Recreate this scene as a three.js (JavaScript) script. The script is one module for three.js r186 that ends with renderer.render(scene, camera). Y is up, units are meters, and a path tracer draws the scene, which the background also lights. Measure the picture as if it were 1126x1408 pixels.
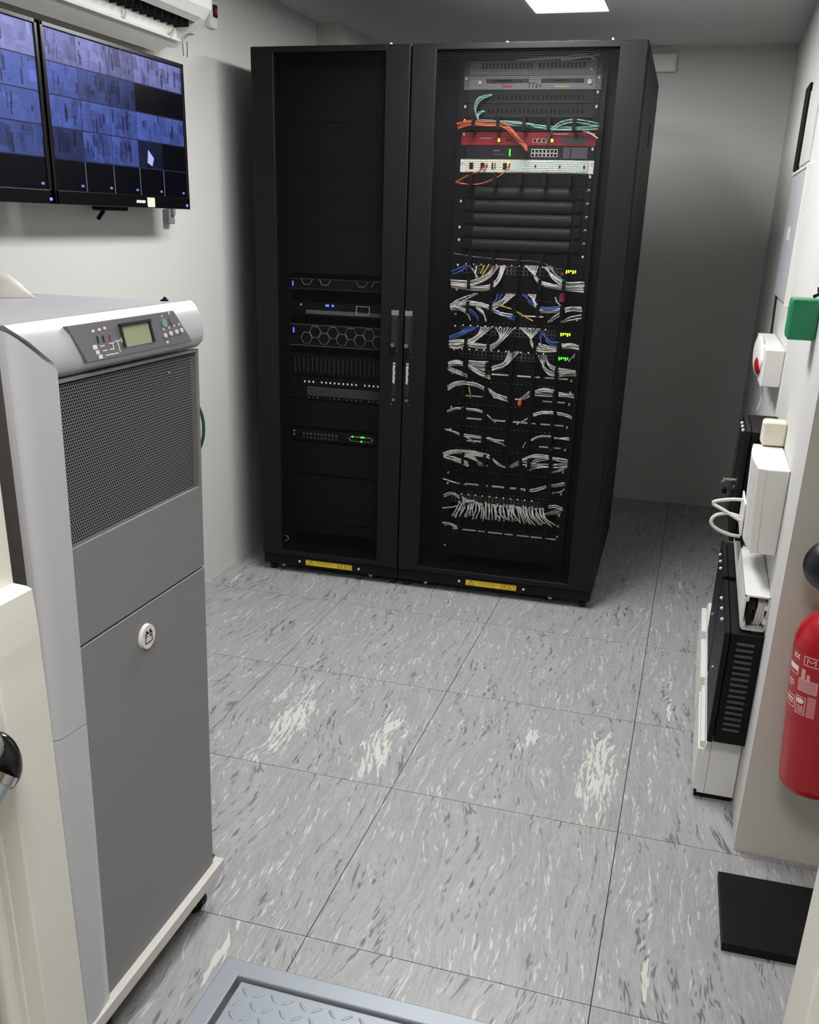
import * as THREE from 'three';
import { RoundedBoxGeometry } from 'three/addons/geometries/RoundedBoxGeometry.js';
import { mergeGeometries, toCreasedNormals } from 'three/addons/utils/BufferGeometryUtils.js';
import { RectAreaLightUniformsLib } from 'three/addons/lights/RectAreaLightUniformsLib.js';
import { createNoise2D } from 'simplex-noise';

// ---------------------------------------------------------------- camera, light, exposure
RectAreaLightUniformsLib.init();
const scene = new THREE.Scene();
scene.background = new THREE.Color(0x000000);
const camera = new THREE.PerspectiveCamera(56.7487, 1126 / 1408, 0.05, 30);
camera.position.set(0.027, 1.4217, 2.6944);
camera.rotation.order = 'YXZ';
camera.rotation.set(-0.3728, 0.2859, 0.0295);
camera.setViewOffset(1126, 1408, 11.325, -110.765, 1126, 1408);
const renderer = new THREE.WebGLRenderer({ antialias: true });
renderer.toneMapping = THREE.LinearToneMapping;
renderer.toneMappingExposure = 1.0;
renderer.shadowMap.enabled = true;
const LAMP_BACK = 32, LAMP_MAIN = 30, LAMP_CORRIDOR = 23;

// ---------------------------------------------------------------- helpers
let seed = 7;
const rnd = () => { seed = (seed * 1664525 + 1013904223) >>> 0; return seed / 4294967296; };
const jit = (a) => (rnd() * 2 - 1) * a;
const taken = {};
function numbered(n) { const k = taken[n] = (taken[n] ?? -1) + 1; return k ? n + '_' + String(k).padStart(3, '0') : n; }
function std(color, roughness = 0.6, metalness = 0, extra = {}) { return new THREE.MeshStandardMaterial({ color, roughness, metalness, ...extra }); }
function glow(color, k = 1) { return new THREE.MeshStandardMaterial({ color: 0x111111, emissive: color, emissiveIntensity: k, roughness: 0.5 }); }
function plain(g) { const q = g.index ? g.toNonIndexed() : g; for (const a of Object.keys(q.attributes)) if (!['position', 'normal', 'uv'].includes(a)) q.deleteAttribute(a); return q; }
function join(list) { return list.length === 1 ? list[0] : mergeGeometries(list.map(plain)); }
// box given by its two opposite corners
function bx(x0, x1, y0, y1, z0, z1, r = 0) {
  const w = Math.abs(x1 - x0), h = Math.abs(y1 - y0), d = Math.abs(z1 - z0);
  const g = r ? new RoundedBoxGeometry(w, h, d, 2, Math.min(r, w / 2.01, h / 2.01, d / 2.01)) : new THREE.BoxGeometry(w, h, d);
  return g.translate((x0 + x1) / 2, (y0 + y1) / 2, (z0 + z1) / 2);
}
function cyl(r0, r1, h, x, y, z, axis = 'y', seg = 20) {
  const g = new THREE.CylinderGeometry(r1, r0, h, seg);
  if (axis === 'x') g.rotateZ(-Math.PI / 2); if (axis === 'z') g.rotateX(Math.PI / 2);
  return g.translate(x, y, z);
}
function ball(r, x, y, z, sx = 1, sy = 1, sz = 1, seg = 16) { return new THREE.SphereGeometry(r, seg, Math.ceil(seg * 0.7)).scale(sx, sy, sz).translate(x, y, z); }
function tube(pts, r, seg = 24, rad = 8) { return new THREE.TubeGeometry(new THREE.CatmullRomCurve3(pts.map((p) => new THREE.Vector3(...p))), seg, r, rad, false); }
function bar(a, b, r, rad = 8) { return new THREE.TubeGeometry(new THREE.LineCurve3(new THREE.Vector3(...a), new THREE.Vector3(...b)), 1, r, rad, false); }
// closed outline [[a,b],...] swept straight; plane 'xy' along z, 'zy' along x, 'xz' along y
function sweep(outline, from, to, plane = 'xy', bevel = 0) {
  const s = new THREE.Shape(outline.map(([a, b]) => new THREE.Vector2(a, b)));
  const g = new THREE.ExtrudeGeometry(s, { depth: to - from - 2 * bevel, bevelEnabled: bevel > 0, bevelSize: bevel, bevelThickness: bevel, bevelSegments: 2, bevelOffset: -bevel, curveSegments: 12 });
  g.translate(0, 0, from + bevel);
  const m = new THREE.Matrix4();
  if (plane === 'zy') m.makeBasis(new THREE.Vector3(0, 0, 1), new THREE.Vector3(0, 1, 0), new THREE.Vector3(1, 0, 0));
  if (plane === 'xz') m.makeBasis(new THREE.Vector3(1, 0, 0), new THREE.Vector3(0, 0, 1), new THREE.Vector3(0, 1, 0));
  g.applyMatrix4(m);
  if (m.determinant() < 0) { const p = g.toNonIndexed ? (g.index ? g.toNonIndexed() : g) : g; flip(p); return p; }
  return g;
}
function flip(g) {
  for (const k of ['position', 'normal', 'uv']) { const a = g.attributes[k], n = a.itemSize; for (let i = 0; i < a.count; i += 3) for (let c = 0; c < n; c++) { const t = a.array[(i + 1) * n + c]; a.array[(i + 1) * n + c] = a.array[(i + 2) * n + c]; a.array[(i + 2) * n + c] = t; } }
  g.computeVertexNormals(); return g;
}
function mesh(name, g, m, parent) {
  if (Array.isArray(g)) g = join(g);
  const o = parent?.userData.o; if (o) g.translate(-o[0], -o[1], -o[2]);
  const q = new THREE.Mesh(g, m); q.name = name; q.castShadow = q.receiveShadow = true;
  q.userData = o ? { o } : {};
  (parent ?? scene).add(q); return q;
}
// a thing whose parts are modelled in world coordinates around its base point o
function thing(name, label, category, o, group) {
  const t = new THREE.Group(); t.name = numbered(name); t.position.set(...o); scene.add(t);
  t.userData = { label, category, o }; if (group) t.userData.group = group; return t;
}
// a thing modelled in its own coordinates, then turned and placed
function turned(name, label, category, pos, turn, group) {
  const t = new THREE.Group(); t.name = numbered(name); t.position.set(...pos); t.rotation.y = turn; scene.add(t);
  t.userData = { label, category }; if (group) t.userData.group = group; return t;
}
function structure(name, g, m) { const q = mesh(name, g, m); q.userData.kind = 'structure'; return q; }
function canvasMap(w, h, draw) { const c = document.createElement('canvas'); c.width = w; c.height = h; draw(c.getContext('2d'), w, h); const t = new THREE.CanvasTexture(c); t.colorSpace = THREE.SRGBColorSpace; return t; }
const N1 = createNoise2D(() => { seed = (seed * 1664525 + 1013904223) >>> 0; return seed / 4294967296; });
function fineBump(size = 128, grain = 1, low = 0) {
  const d = new Uint8Array(size * size * 4);
  for (let i = 0; i < size * size; i++) { const x = i % size, y = (i / size) | 0; const v = 128 + (rnd() - 0.5) * 120 * grain + low * 60 * N1(x / 9, y / 9); d.set([v, v, v, 255], i * 4); }
  const t = new THREE.DataTexture(d, size, size); t.wrapS = t.wrapT = THREE.RepeatWrapping; t.magFilter = THREE.LinearFilter; t.minFilter = THREE.LinearFilter; t.needsUpdate = true; return t;
}

// ---------------------------------------------------------------- materials
const bumpA = fineBump(128, 1, 1); bumpA.repeat.set(30, 30);
const ink = (c, r) => new THREE.MeshPhysicalMaterial({ color: c, roughness: r, specularIntensity: 0.45 });
const M = {
  wall: std(0xd0cfcb, 0.85, 0, { bumpMap: bumpA, bumpScale: 0.0006 }), ceiling: std(0xdedddb, 0.9), beige: std(0xcdcac1, 0.75), frame: std(0xe0ded5, 0.42),
  joint: std(0x2b2b2c, 0.9), black: ink(0x0c0c0d, 0.55), blackSatin: ink(0x111112, 0.5), blackDeep: ink(0x050506, 0.75), meshBlack: ink(0x09090a, 0.6),
  charcoal: ink(0x222224, 0.55), greyFace: std(0x858585, 0.5), midGrey: std(0x6e6e70, 0.55), darkGrey: std(0x4a4a4d, 0.55),
  upsSilver: std(0xc8c9cc, 0.38, 0.1), upsPanel: std(0x828283, 0.52, 0), upsBody: std(0x8b8986, 0.55), upsTop: std(0xc6c6c6, 0.5), rail: std(0xcfcdc6, 0.5),
  white: std(0xe4e3de, 0.45), whiteCable: std(0xdedcd6, 0.5), cream: std(0xddd9c6, 0.5), chrome: std(0xc9c9cc, 0.16, 1), steel: std(0x8d9196, 0.32, 0.9), tread: std(0x99a0a7, 0.45, 0.3),
  red: std(0xb3151f, 0.22, 0, {}), redFace: std(0x9c1f28, 0.4), green: std(0x1f8a5b, 0.4), yellow: std(0xf0cf2d, 0.5), orange: std(0xb85530, 0.5), pink: std(0xb8386b, 0.5), purple: std(0x8d6a80, 0.5),
  teal: std(0x7aa79d, 0.5), blue: std(0x3f66b5, 0.5), lime: std(0xb9c9a8, 0.5), brass: std(0xc49a45, 0.3, 0.9), glass: new THREE.MeshPhysicalMaterial({ color: 0xe8e8ee, roughness: 0.25, transmission: 0.55, thickness: 0 }), rubber: std(0x121213, 0.75),
  ledBlue: glow(0x5a6cff, 3), ledGreen: glow(0x58ff3c, 2.2), ledYellow: glow(0xf0ff45, 2.2), ledWhite: glow(0xffffe8, 1.2), lcd: std(0x9aa27e, 0.3),
};
const CABLE_RUNS = [["A","t",3,9,[-0.143,1.848,0.142,-0.178,1.828,0.108,-0.188,1.796,0.108,-0.174,1.767,0.108]],
["A","t",2,6,[-0.165,1.797,0.142,-0.175,1.783,0.108,-0.177,1.764,0.108]],
["A","o",5,12,[-0.25,1.745,0.108,-0.204,1.755,0.108,-0.143,1.753,0.108,-0.089,1.751,0.108,-0.051,1.727,0.108,-0.019,1.695,0.108,0.007,1.674,0.108]],
["A","t",4,9,[-0.165,1.76,0.108,-0.083,1.756,0.108,-0.005,1.751,0.108,0.037,1.744,0.108,0.096,1.74,0.108,0.178,1.739,0.108,0.247,1.742,0.108]],
["A","t",2,8,[0.091,1.736,0.108,0.118,1.754,0.108,0.164,1.762,0.108,0.211,1.757,0.108,0.249,1.75,0.108]],
["A","t",1,2,[0.069,1.696,0.142,0.091,1.733,0.108,0.107,1.749,0.108]],
["A","w",1,2,[0.19,1.734,0.108,0.226,1.723,0.108,0.25,1.708,0.108]],
["B","o",1,3,[-0.059,1.626,0.142,-0.072,1.596,0.108,-0.107,1.574,0.108,-0.156,1.557,0.108,-0.199,1.555,0.108,-0.243,1.56,0.108]],
["B","o",1,3,[-0.142,1.622,0.142,-0.164,1.598,0.108,-0.207,1.581,0.108,-0.247,1.561,0.108]],
["C","p",1,2,[-0.24,1.317,0.108,-0.166,1.308,0.108,-0.082,1.304,0.108,0.008,1.3,0.108,0.085,1.297,0.108,0.135,1.279,0.108]],
["D","w",5,16,[-0.086,1.275,0.142,-0.106,1.243,0.108,-0.161,1.216,0.108,-0.247,1.214,0.108]],
["D","w",5,14,[-0.058,1.276,0.142,-0.068,1.229,0.108,-0.097,1.202,0.108,-0.165,1.197,0.108,-0.246,1.203,0.108]],
["D","y",2,14,[-0.123,1.274,0.142,-0.128,1.256,0.108,-0.134,1.242,0.108]],
["D","b",2,10,[-0.194,1.273,0.142,-0.214,1.26,0.108,-0.245,1.248,0.108]],
["D","w",2,20,[-0.171,1.271,0.142,-0.157,1.247,0.108,-0.144,1.229,0.108]],
["E","w",8,40,[0.048,1.28,0.142,0.067,1.245,0.108,0.096,1.223,0.108,0.179,1.211,0.108,0.25,1.207,0.108]],
["E","w",3,12,[0.101,1.279,0.142,0.132,1.25,0.108,0.183,1.225,0.108,0.251,1.227,0.108]],
["E","t",2,8,[0.117,1.28,0.142,0.154,1.246,0.108,0.194,1.225,0.108,0.251,1.228,0.108]],
["F","w",2,8,[-0.157,1.174,0.142,-0.192,1.157,0.108,-0.226,1.142,0.108,-0.245,1.124,0.108]],
["F","w",6,14,[-0.245,1.125,0.108,-0.214,1.136,0.108,-0.18,1.141,0.108,-0.128,1.137,0.108,-0.093,1.129,0.108]],
["F","w",4,14,[-0.245,1.122,0.108,-0.213,1.122,0.108,-0.184,1.109,0.108,-0.168,1.085,0.108]],
["F","b",2,10,[-0.175,1.118,0.108,-0.149,1.102,0.108,-0.136,1.084,0.108]],
["F","w",3,10,[-0.144,1.127,0.108,-0.117,1.107,0.108,-0.106,1.083,0.108]],
["F","w",5,26,[-0.023,1.177,0.142,-0.049,1.149,0.108,-0.085,1.131,0.108]],
["F","b",2,14,[-0.065,1.175,0.142,-0.071,1.149,0.108,-0.082,1.135,0.108]],
["F","y",1,3,[-0.06,1.14,0.108,-0.011,1.128,0.108]],
["F","y",1,3,[0.01,1.119,0.108,0.039,1.104,0.108,0.074,1.089,0.108]],
["F","w",1,3,[0.028,1.103,0.108,0.111,1.105,0.108]],
["F","b",3,8,[-0.087,1.124,0.108,-0.052,1.107,0.108,0.006,1.093,0.108]],
["F","w",3,8,[-0.084,1.122,0.108,-0.046,1.108,0.108,0.005,1.103,0.108]],
["G","b",2,10,[0.031,1.177,0.142,0.054,1.158,0.108,0.084,1.138,0.108]],
["G","w",4,22,[0.059,1.179,0.142,0.071,1.156,0.108,0.092,1.135,0.108]],
["G","b",4,9,[0.092,1.135,0.108,0.131,1.135,0.108,0.174,1.14,0.108]],
["G","w",3,8,[0.096,1.125,0.108,0.132,1.126,0.108,0.174,1.133,0.108]],
["G","w",1,3,[0.147,1.173,0.142,0.159,1.16,0.108,0.175,1.144,0.108]],
["G","w",5,12,[0.189,1.132,0.108,0.213,1.139,0.108,0.25,1.139,0.108]],
["G","w",2,8,[0.132,1.087,0.142,0.155,1.107,0.108,0.174,1.119,0.108]],
["G","w",2,8,[0.181,1.088,0.142,0.211,1.104,0.108,0.251,1.113,0.108]],
["H","b",7,34,[-0.164,1.049,0.142,-0.191,1.031,0.108,-0.243,1.008,0.108]],
["H","w",6,34,[-0.109,1.052,0.142,-0.132,1.021,0.108,-0.163,1.0,0.108,-0.242,0.992,0.108]],
["H","w",9,60,[-0.037,1.053,0.142,-0.045,1.012,0.108,-0.078,0.985,0.108,-0.165,0.988,0.108]],
["H","w",6,16,[-0.245,0.989,0.108,-0.219,0.997,0.108,-0.182,0.996,0.108]],
["H","w",5,12,[-0.244,0.981,0.108,-0.212,0.978,0.108,-0.182,0.987,0.108,-0.09,0.986,0.108]],
["I","w",10,66,[0.06,1.057,0.142,0.068,1.021,0.108,0.093,0.989,0.108,0.177,0.989,0.108]],
["I","b",3,12,[0.109,1.046,0.142,0.129,1.025,0.108,0.153,1.011,0.108,0.178,1.009,0.108]],
["I","b",1,3,[0.107,1.046,0.142,0.107,1.023,0.108,0.115,1.001,0.108]],
["I","w",6,14,[0.103,1.001,0.108,0.143,0.993,0.108,0.178,0.994,0.108]],
["I","w",7,16,[0.19,1.002,0.108,0.22,1.006,0.108,0.252,1.0,0.108]],
["J","w",7,34,[0.004,0.967,0.142,-0.023,0.924,0.108,-0.071,0.902,0.108]],
["J","w",4,14,[-0.086,0.92,0.108,-0.122,0.919,0.108,-0.162,0.92,0.108]],
["J","w",3,10,[-0.085,0.896,0.108,-0.121,0.902,0.108,-0.161,0.908,0.108]],
["J","w",7,18,[-0.243,0.908,0.108,-0.212,0.917,0.108,-0.175,0.914,0.108]],
["J","w",4,12,[-0.164,0.907,0.108,-0.12,0.885,0.108,-0.077,0.869,0.108]],
["J","w",3,10,[-0.244,0.892,0.108,-0.205,0.881,0.108,-0.168,0.871,0.108]],
["K","w",4,26,[0.115,0.958,0.142,0.125,0.926,0.108,0.148,0.903,0.108,0.178,0.897,0.108]],
["K","w",3,10,[0.126,0.953,0.142,0.151,0.927,0.108,0.179,0.916,0.108,0.249,0.91,0.108]],
["K","w",3,14,[0.186,0.899,0.108,0.218,0.904,0.108,0.25,0.905,0.108]],
["K","w",1,3,[0.218,0.948,0.142,0.24,0.978,0.108]],
["L","w",4,14,[-0.241,0.817,0.108,-0.214,0.835,0.108,-0.173,0.842,0.108]],
["L","w",4,12,[-0.168,0.841,0.108,-0.126,0.836,0.108,-0.088,0.821,0.108]],
["L","w",3,14,[-0.078,0.82,0.108,-0.048,0.802,0.108,0.0,0.79,0.108]],
["L","y",1,3,[-0.16,0.831,0.108,-0.151,0.809,0.108,-0.151,0.785,0.108]],
["M","w",3,14,[0.05,0.791,0.142,0.074,0.812,0.108,0.09,0.827,0.108]],
["M","w",3,8,[0.103,0.825,0.108,0.129,0.835,0.108,0.176,0.834,0.108]],
["M","w",2,6,[0.101,0.817,0.108,0.177,0.819,0.108]],
["M","w",3,10,[0.192,0.824,0.108,0.22,0.823,0.108,0.251,0.822,0.108]],
["N","w",2,4,[-0.24,0.725,0.108,-0.209,0.738,0.108,-0.174,0.743,0.108]],
["N","w",2,5,[-0.162,0.742,0.108,-0.12,0.74,0.108,-0.09,0.731,0.108]],
["N","w",1,3,[-0.053,0.693,0.142,-0.059,0.711,0.108,-0.078,0.725,0.108]],
["O","w",1,3,[0.038,0.692,0.142,0.064,0.712,0.108,0.09,0.728,0.108]],
["O","w",3,7,[0.101,0.737,0.108,0.134,0.749,0.108,0.18,0.752,0.108]],
["O","w",2,5,[0.193,0.751,0.108,0.221,0.748,0.108,0.25,0.74,0.108]],
["P","w",2,5,[-0.243,0.654,0.108,-0.216,0.647,0.108,-0.181,0.638,0.108]],
["P","w",2,5,[-0.168,0.635,0.108,-0.091,0.634,0.108]],
["P","w",1,3,[-0.131,0.605,0.142,-0.14,0.624,0.108,-0.16,0.634,0.108]],
["P","w",1,3,[-0.078,0.633,0.108,-0.003,0.628,0.108]],
["P","w",2,5,[-0.007,0.604,0.142,-0.036,0.623,0.108,-0.071,0.632,0.108]],
["Q","w",1,3,[0.068,0.602,0.142,0.078,0.624,0.108,0.087,0.633,0.108]],
["Q","w",2,4,[0.101,0.639,0.108,0.13,0.655,0.108,0.177,0.661,0.108]],
["Q","w",1,3,[0.19,0.652,0.108,0.248,0.662,0.108]],
["Q","w",1,3,[0.19,0.658,0.108,0.249,0.653,0.108]],
["Q","w",1,3,[0.176,0.604,0.142,0.176,0.638,0.108]],
["R","w",6,16,[-0.248,0.55,0.108,-0.213,0.564,0.108,-0.166,0.568,0.108,-0.114,0.566,0.108,-0.059,0.557,0.108]],
["R","w",4,14,[-0.244,0.543,0.108,-0.188,0.533,0.108,-0.143,0.52,0.108]],
["R","w",5,30,[-0.089,0.514,0.142,-0.119,0.545,0.108,-0.166,0.56,0.108]],
["R","w",2,6,[-0.002,0.515,0.142,-0.02,0.53,0.108,-0.045,0.548,0.108]],
["S","w",3,14,[0.027,0.519,0.142,0.059,0.543,0.108]],
["S","w",4,9,[0.073,0.555,0.108,0.108,0.573,0.108,0.141,0.58,0.108,0.176,0.577,0.108]],
["S","w",2,8,[0.09,0.524,0.142,0.126,0.56,0.108,0.175,0.572,0.108]],
["S","w",2,8,[0.074,0.544,0.108,0.122,0.544,0.108,0.178,0.544,0.108]],
["S","w",2,8,[0.099,0.513,0.142,0.133,0.536,0.108,0.173,0.544,0.108]],
["S","w",3,8,[0.191,0.574,0.108,0.22,0.572,0.108,0.249,0.569,0.108]],
["S","w",3,10,[0.19,0.543,0.108,0.25,0.555,0.108]],
["S","w",2,6,[0.193,0.513,0.142,0.223,0.531,0.108,0.249,0.547,0.108]],
["T","w",1,3,[-0.155,0.427,0.142,-0.195,0.441,0.108,-0.246,0.45,0.108]],
["U","w",2,6,[0.091,0.427,0.142,0.13,0.44,0.108,0.176,0.46,0.108]],
["U","w",2,8,[0.195,0.462,0.108,0.248,0.478,0.108]],
["U","w",1,3,[0.2,0.428,0.142,0.236,0.446,0.108,0.248,0.457,0.108]],
["V","w",2,8,[-0.237,0.382,0.108,-0.205,0.394,0.108,-0.171,0.381,0.108]],
["V","w",1,3,[-0.241,0.33,0.108,-0.208,0.334,0.108,-0.179,0.344,0.108]],
["W","w",1,0,[-0.18,0.351,0.142,-0.18,0.335,0.108,-0.199,0.298,0.108]],
["W","w",1,0,[-0.176,0.35,0.142,-0.166,0.336,0.108,-0.19,0.298,0.108]],
["W","w",1,0,[-0.164,0.35,0.142,-0.171,0.334,0.108,-0.184,0.293,0.108]],
["W","w",1,0,[-0.161,0.353,0.142,-0.158,0.335,0.108,-0.168,0.297,0.108]],
["W","w",1,0,[-0.154,0.357,0.142,-0.15,0.335,0.108,-0.166,0.304,0.108]],
["W","w",1,0,[-0.144,0.352,0.142,-0.135,0.336,0.108,-0.145,0.296,0.108]],
["W","w",1,0,[-0.136,0.351,0.142,-0.133,0.335,0.108,-0.147,0.305,0.108]],
["W","w",1,0,[-0.132,0.357,0.142,-0.123,0.336,0.108,-0.141,0.298,0.108]],
["W","w",1,0,[-0.125,0.349,0.142,-0.125,0.335,0.108,-0.123,0.305,0.108]],
["W","w",1,0,[-0.116,0.355,0.142,-0.117,0.335,0.108,-0.112,0.306,0.108]],
["W","w",1,0,[-0.108,0.355,0.142,-0.101,0.336,0.108,-0.113,0.294,0.108]],
["W","w",1,0,[-0.102,0.354,0.142,-0.087,0.337,0.108,-0.1,0.299,0.108]],
["W","w",1,0,[-0.094,0.353,0.142,-0.085,0.336,0.108,-0.097,0.305,0.108]],
["W","w",1,0,[-0.088,0.352,0.142,-0.077,0.336,0.108,-0.078,0.304,0.108]],
["W","w",1,0,[-0.082,0.352,0.142,-0.07,0.336,0.108,-0.068,0.303,0.108]],
["W","w",1,0,[-0.07,0.359,0.142,-0.061,0.336,0.108,-0.07,0.292,0.108]],
["W","w",1,0,[-0.066,0.354,0.142,-0.06,0.336,0.108,-0.058,0.301,0.108]],
["W","w",1,0,[-0.057,0.351,0.142,-0.042,0.337,0.108,-0.051,0.296,0.108]],
["W","w",1,0,[-0.052,0.353,0.142,-0.046,0.336,0.108,-0.044,0.299,0.108]],
["W","w",1,0,[-0.042,0.352,0.142,-0.035,0.336,0.108,-0.031,0.301,0.108]],
["W","w",1,0,[-0.034,0.353,0.142,-0.023,0.337,0.108,-0.017,0.303,0.108]],
["W","w",1,0,[-0.031,0.353,0.142,-0.018,0.336,0.108,-0.015,0.303,0.108]],
["W","w",1,0,[-0.019,0.358,0.142,-0.022,0.335,0.108,0.001,0.305,0.108]],
["W","w",1,0,[-0.012,0.351,0.142,0.001,0.337,0.108,-0.003,0.298,0.108]],
["W","w",1,0,[-0.006,0.352,0.142,-0.005,0.335,0.108,0.018,0.305,0.108]],
["W","w",1,0,[-0.0,0.351,0.142,0.015,0.337,0.108,0.016,0.295,0.108]],
["W","w",1,0,[0.008,0.358,0.142,0.01,0.336,0.108,0.029,0.306,0.108]],
["W","w",1,0,[0.015,0.353,0.142,0.032,0.337,0.108,0.032,0.305,0.108]],
["W","w",1,0,[0.019,0.358,0.142,0.032,0.336,0.108,0.04,0.305,0.108]],
["W","w",1,0,[0.029,0.356,0.142,0.044,0.337,0.108,0.051,0.3,0.108]],
["W","w",1,0,[0.036,0.357,0.142,0.037,0.335,0.108,0.064,0.304,0.108]],
["W","w",1,0,[0.04,0.358,0.142,0.051,0.336,0.108,0.073,0.306,0.108]],
["W","w",1,0,[0.047,0.358,0.142,0.056,0.336,0.108,0.084,0.301,0.108]],
["W","w",1,0,[0.058,0.354,0.142,0.073,0.337,0.108,0.084,0.298,0.108]],
["W","w",1,0,[0.065,0.354,0.142,0.081,0.337,0.108,0.102,0.296,0.108]],
["W","w",1,0,[0.072,0.353,0.142,0.087,0.337,0.108,0.109,0.304,0.108]],
["W","w",1,0,[0.078,0.351,0.142,0.098,0.337,0.108,0.119,0.298,0.108]],
["W","w",1,0,[0.086,0.359,0.142,0.099,0.337,0.108,0.126,0.297,0.108]],
["W","w",1,0,[0.094,0.356,0.142,0.108,0.337,0.108,0.124,0.298,0.108]],
["W","w",1,0,[0.098,0.356,0.142,0.106,0.336,0.108,0.136,0.3,0.108]],
["W","w",1,0,[0.107,0.352,0.142,0.11,0.336,0.108,0.144,0.295,0.108]],
["W","w",1,0,[0.113,0.358,0.142,0.12,0.336,0.108,0.16,0.301,0.108]],
["W","w",1,0,[0.122,0.36,0.142,0.129,0.336,0.108,0.159,0.298,0.108]],
["W","w",1,0,[0.126,0.353,0.142,0.134,0.336,0.108,0.171,0.299,0.108]],
["W","w",1,0,[0.135,0.355,0.142,0.154,0.337,0.108,0.175,0.305,0.108]],
["W","w",1,0,[0.141,0.356,0.142,0.147,0.336,0.108,0.185,0.307,0.108]],
["W","w",1,0,[0.152,0.357,0.142,0.164,0.337,0.108,0.201,0.306,0.108]],
["W","w",1,0,[0.156,0.356,0.142,0.168,0.337,0.108,0.202,0.301,0.108]],
["W","w",1,0,[0.164,0.359,0.142,0.18,0.337,0.108,0.21,0.296,0.108]],
["W","w",1,0,[0.168,0.356,0.142,0.177,0.336,0.108,0.224,0.302,0.108]],
["V","w",10,30,[-0.133,0.36,0.142,-0.147,0.372,0.108,-0.161,0.376,0.108]],
["X","w",2,6,[0.191,0.377,0.108,0.22,0.382,0.108,0.249,0.373,0.108]],
["X","g",3,14,[0.185,0.338,0.142,0.216,0.356,0.108,0.241,0.368,0.108]],
["Y","w",2,5,[-0.238,0.265,0.108,-0.205,0.264,0.108,-0.174,0.25,0.108]]];
const LABEL_STRIPS = {"S23":[[-0.078,0.878,-0.005,0.882],[0.023,0.88,0.084,0.882],[0.084,0.881,0.111,0.882],[0.131,0.882,0.174,0.883],[0.183,0.88,0.218,0.881]],"S25":[[-0.192,0.793,-0.107,0.796],[-0.066,0.792,-0.01,0.793],[0.021,0.793,0.046,0.794],[0.13,0.793,0.171,0.794],[0.185,0.792,0.215,0.793]],"S27":[[-0.168,0.706,-0.107,0.707],[-0.064,0.704,-0.01,0.706],[0.019,0.706,0.109,0.707],[0.129,0.705,0.217,0.707]],"S29":[[-0.163,0.616,-0.099,0.619],[0.13,0.619,0.172,0.62],[0.186,0.617,0.214,0.618]],"S33":[[-0.163,0.442,-0.104,0.444],[-0.086,0.444,-0.065,0.443],[-0.048,0.441,0.002,0.442],[0.025,0.442,0.051,0.443],[0.069,0.442,0.112,0.442]],"S37":[[-0.203,0.219,-0.185,0.22],[-0.16,0.218,-0.103,0.22],[-0.094,0.22,-0.067,0.22],[-0.052,0.218,0.008,0.219],[0.017,0.22,0.051,0.22],[0.068,0.218,0.118,0.219],[0.125,0.218,0.171,0.219],[0.185,0.219,0.228,0.219]]};

// ---------------------------------------------------------------- lamps
function ceilingPanel(label, x0, x1, z0, z1, y, power, tint) {
  const t = thing('ceiling_light', label, 'ceiling light', [(x0 + x1) / 2, y, (z0 + z1) / 2]);
  const f = 0.012;
  mesh('frame', [bx(x0 - f, x0, y - 0.016, y + 0.002, z0 - f, z1 + f), bx(x1, x1 + f, y - 0.016, y + 0.002, z0 - f, z1 + f), bx(x0, x1, y - 0.016, y + 0.002, z0 - f, z0), bx(x0, x1, y - 0.016, y + 0.002, z1, z1 + f)], M.white, t);
  mesh('diffuser', bx(x0, x1, y - 0.010, y - 0.002, z0, z1), glow(tint, 2.2), t);
  const l = new THREE.RectAreaLight(tint, power, x1 - x0, z1 - z0); l.rotation.x = -Math.PI / 2; l.position.set(0, -0.018, 0); l.castShadow = true; t.add(l);
}
ceilingPanel('bright square ceiling light panel above the black cabinets', -0.770, -0.476, -1.712, -1.115, 2.24, LAMP_BACK, 0xffffff);
ceilingPanel('long ceiling light panel over the middle of the room', -0.80, -0.45, -0.70, 0.50, 2.24, LAMP_MAIN, 0xffffff);
ceilingPanel('ceiling light panel of the corridor outside the doorway', -0.40, 0.40, 2.15, 2.75, 2.40, LAMP_CORRIDOR, 0xfffdfa);

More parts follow.
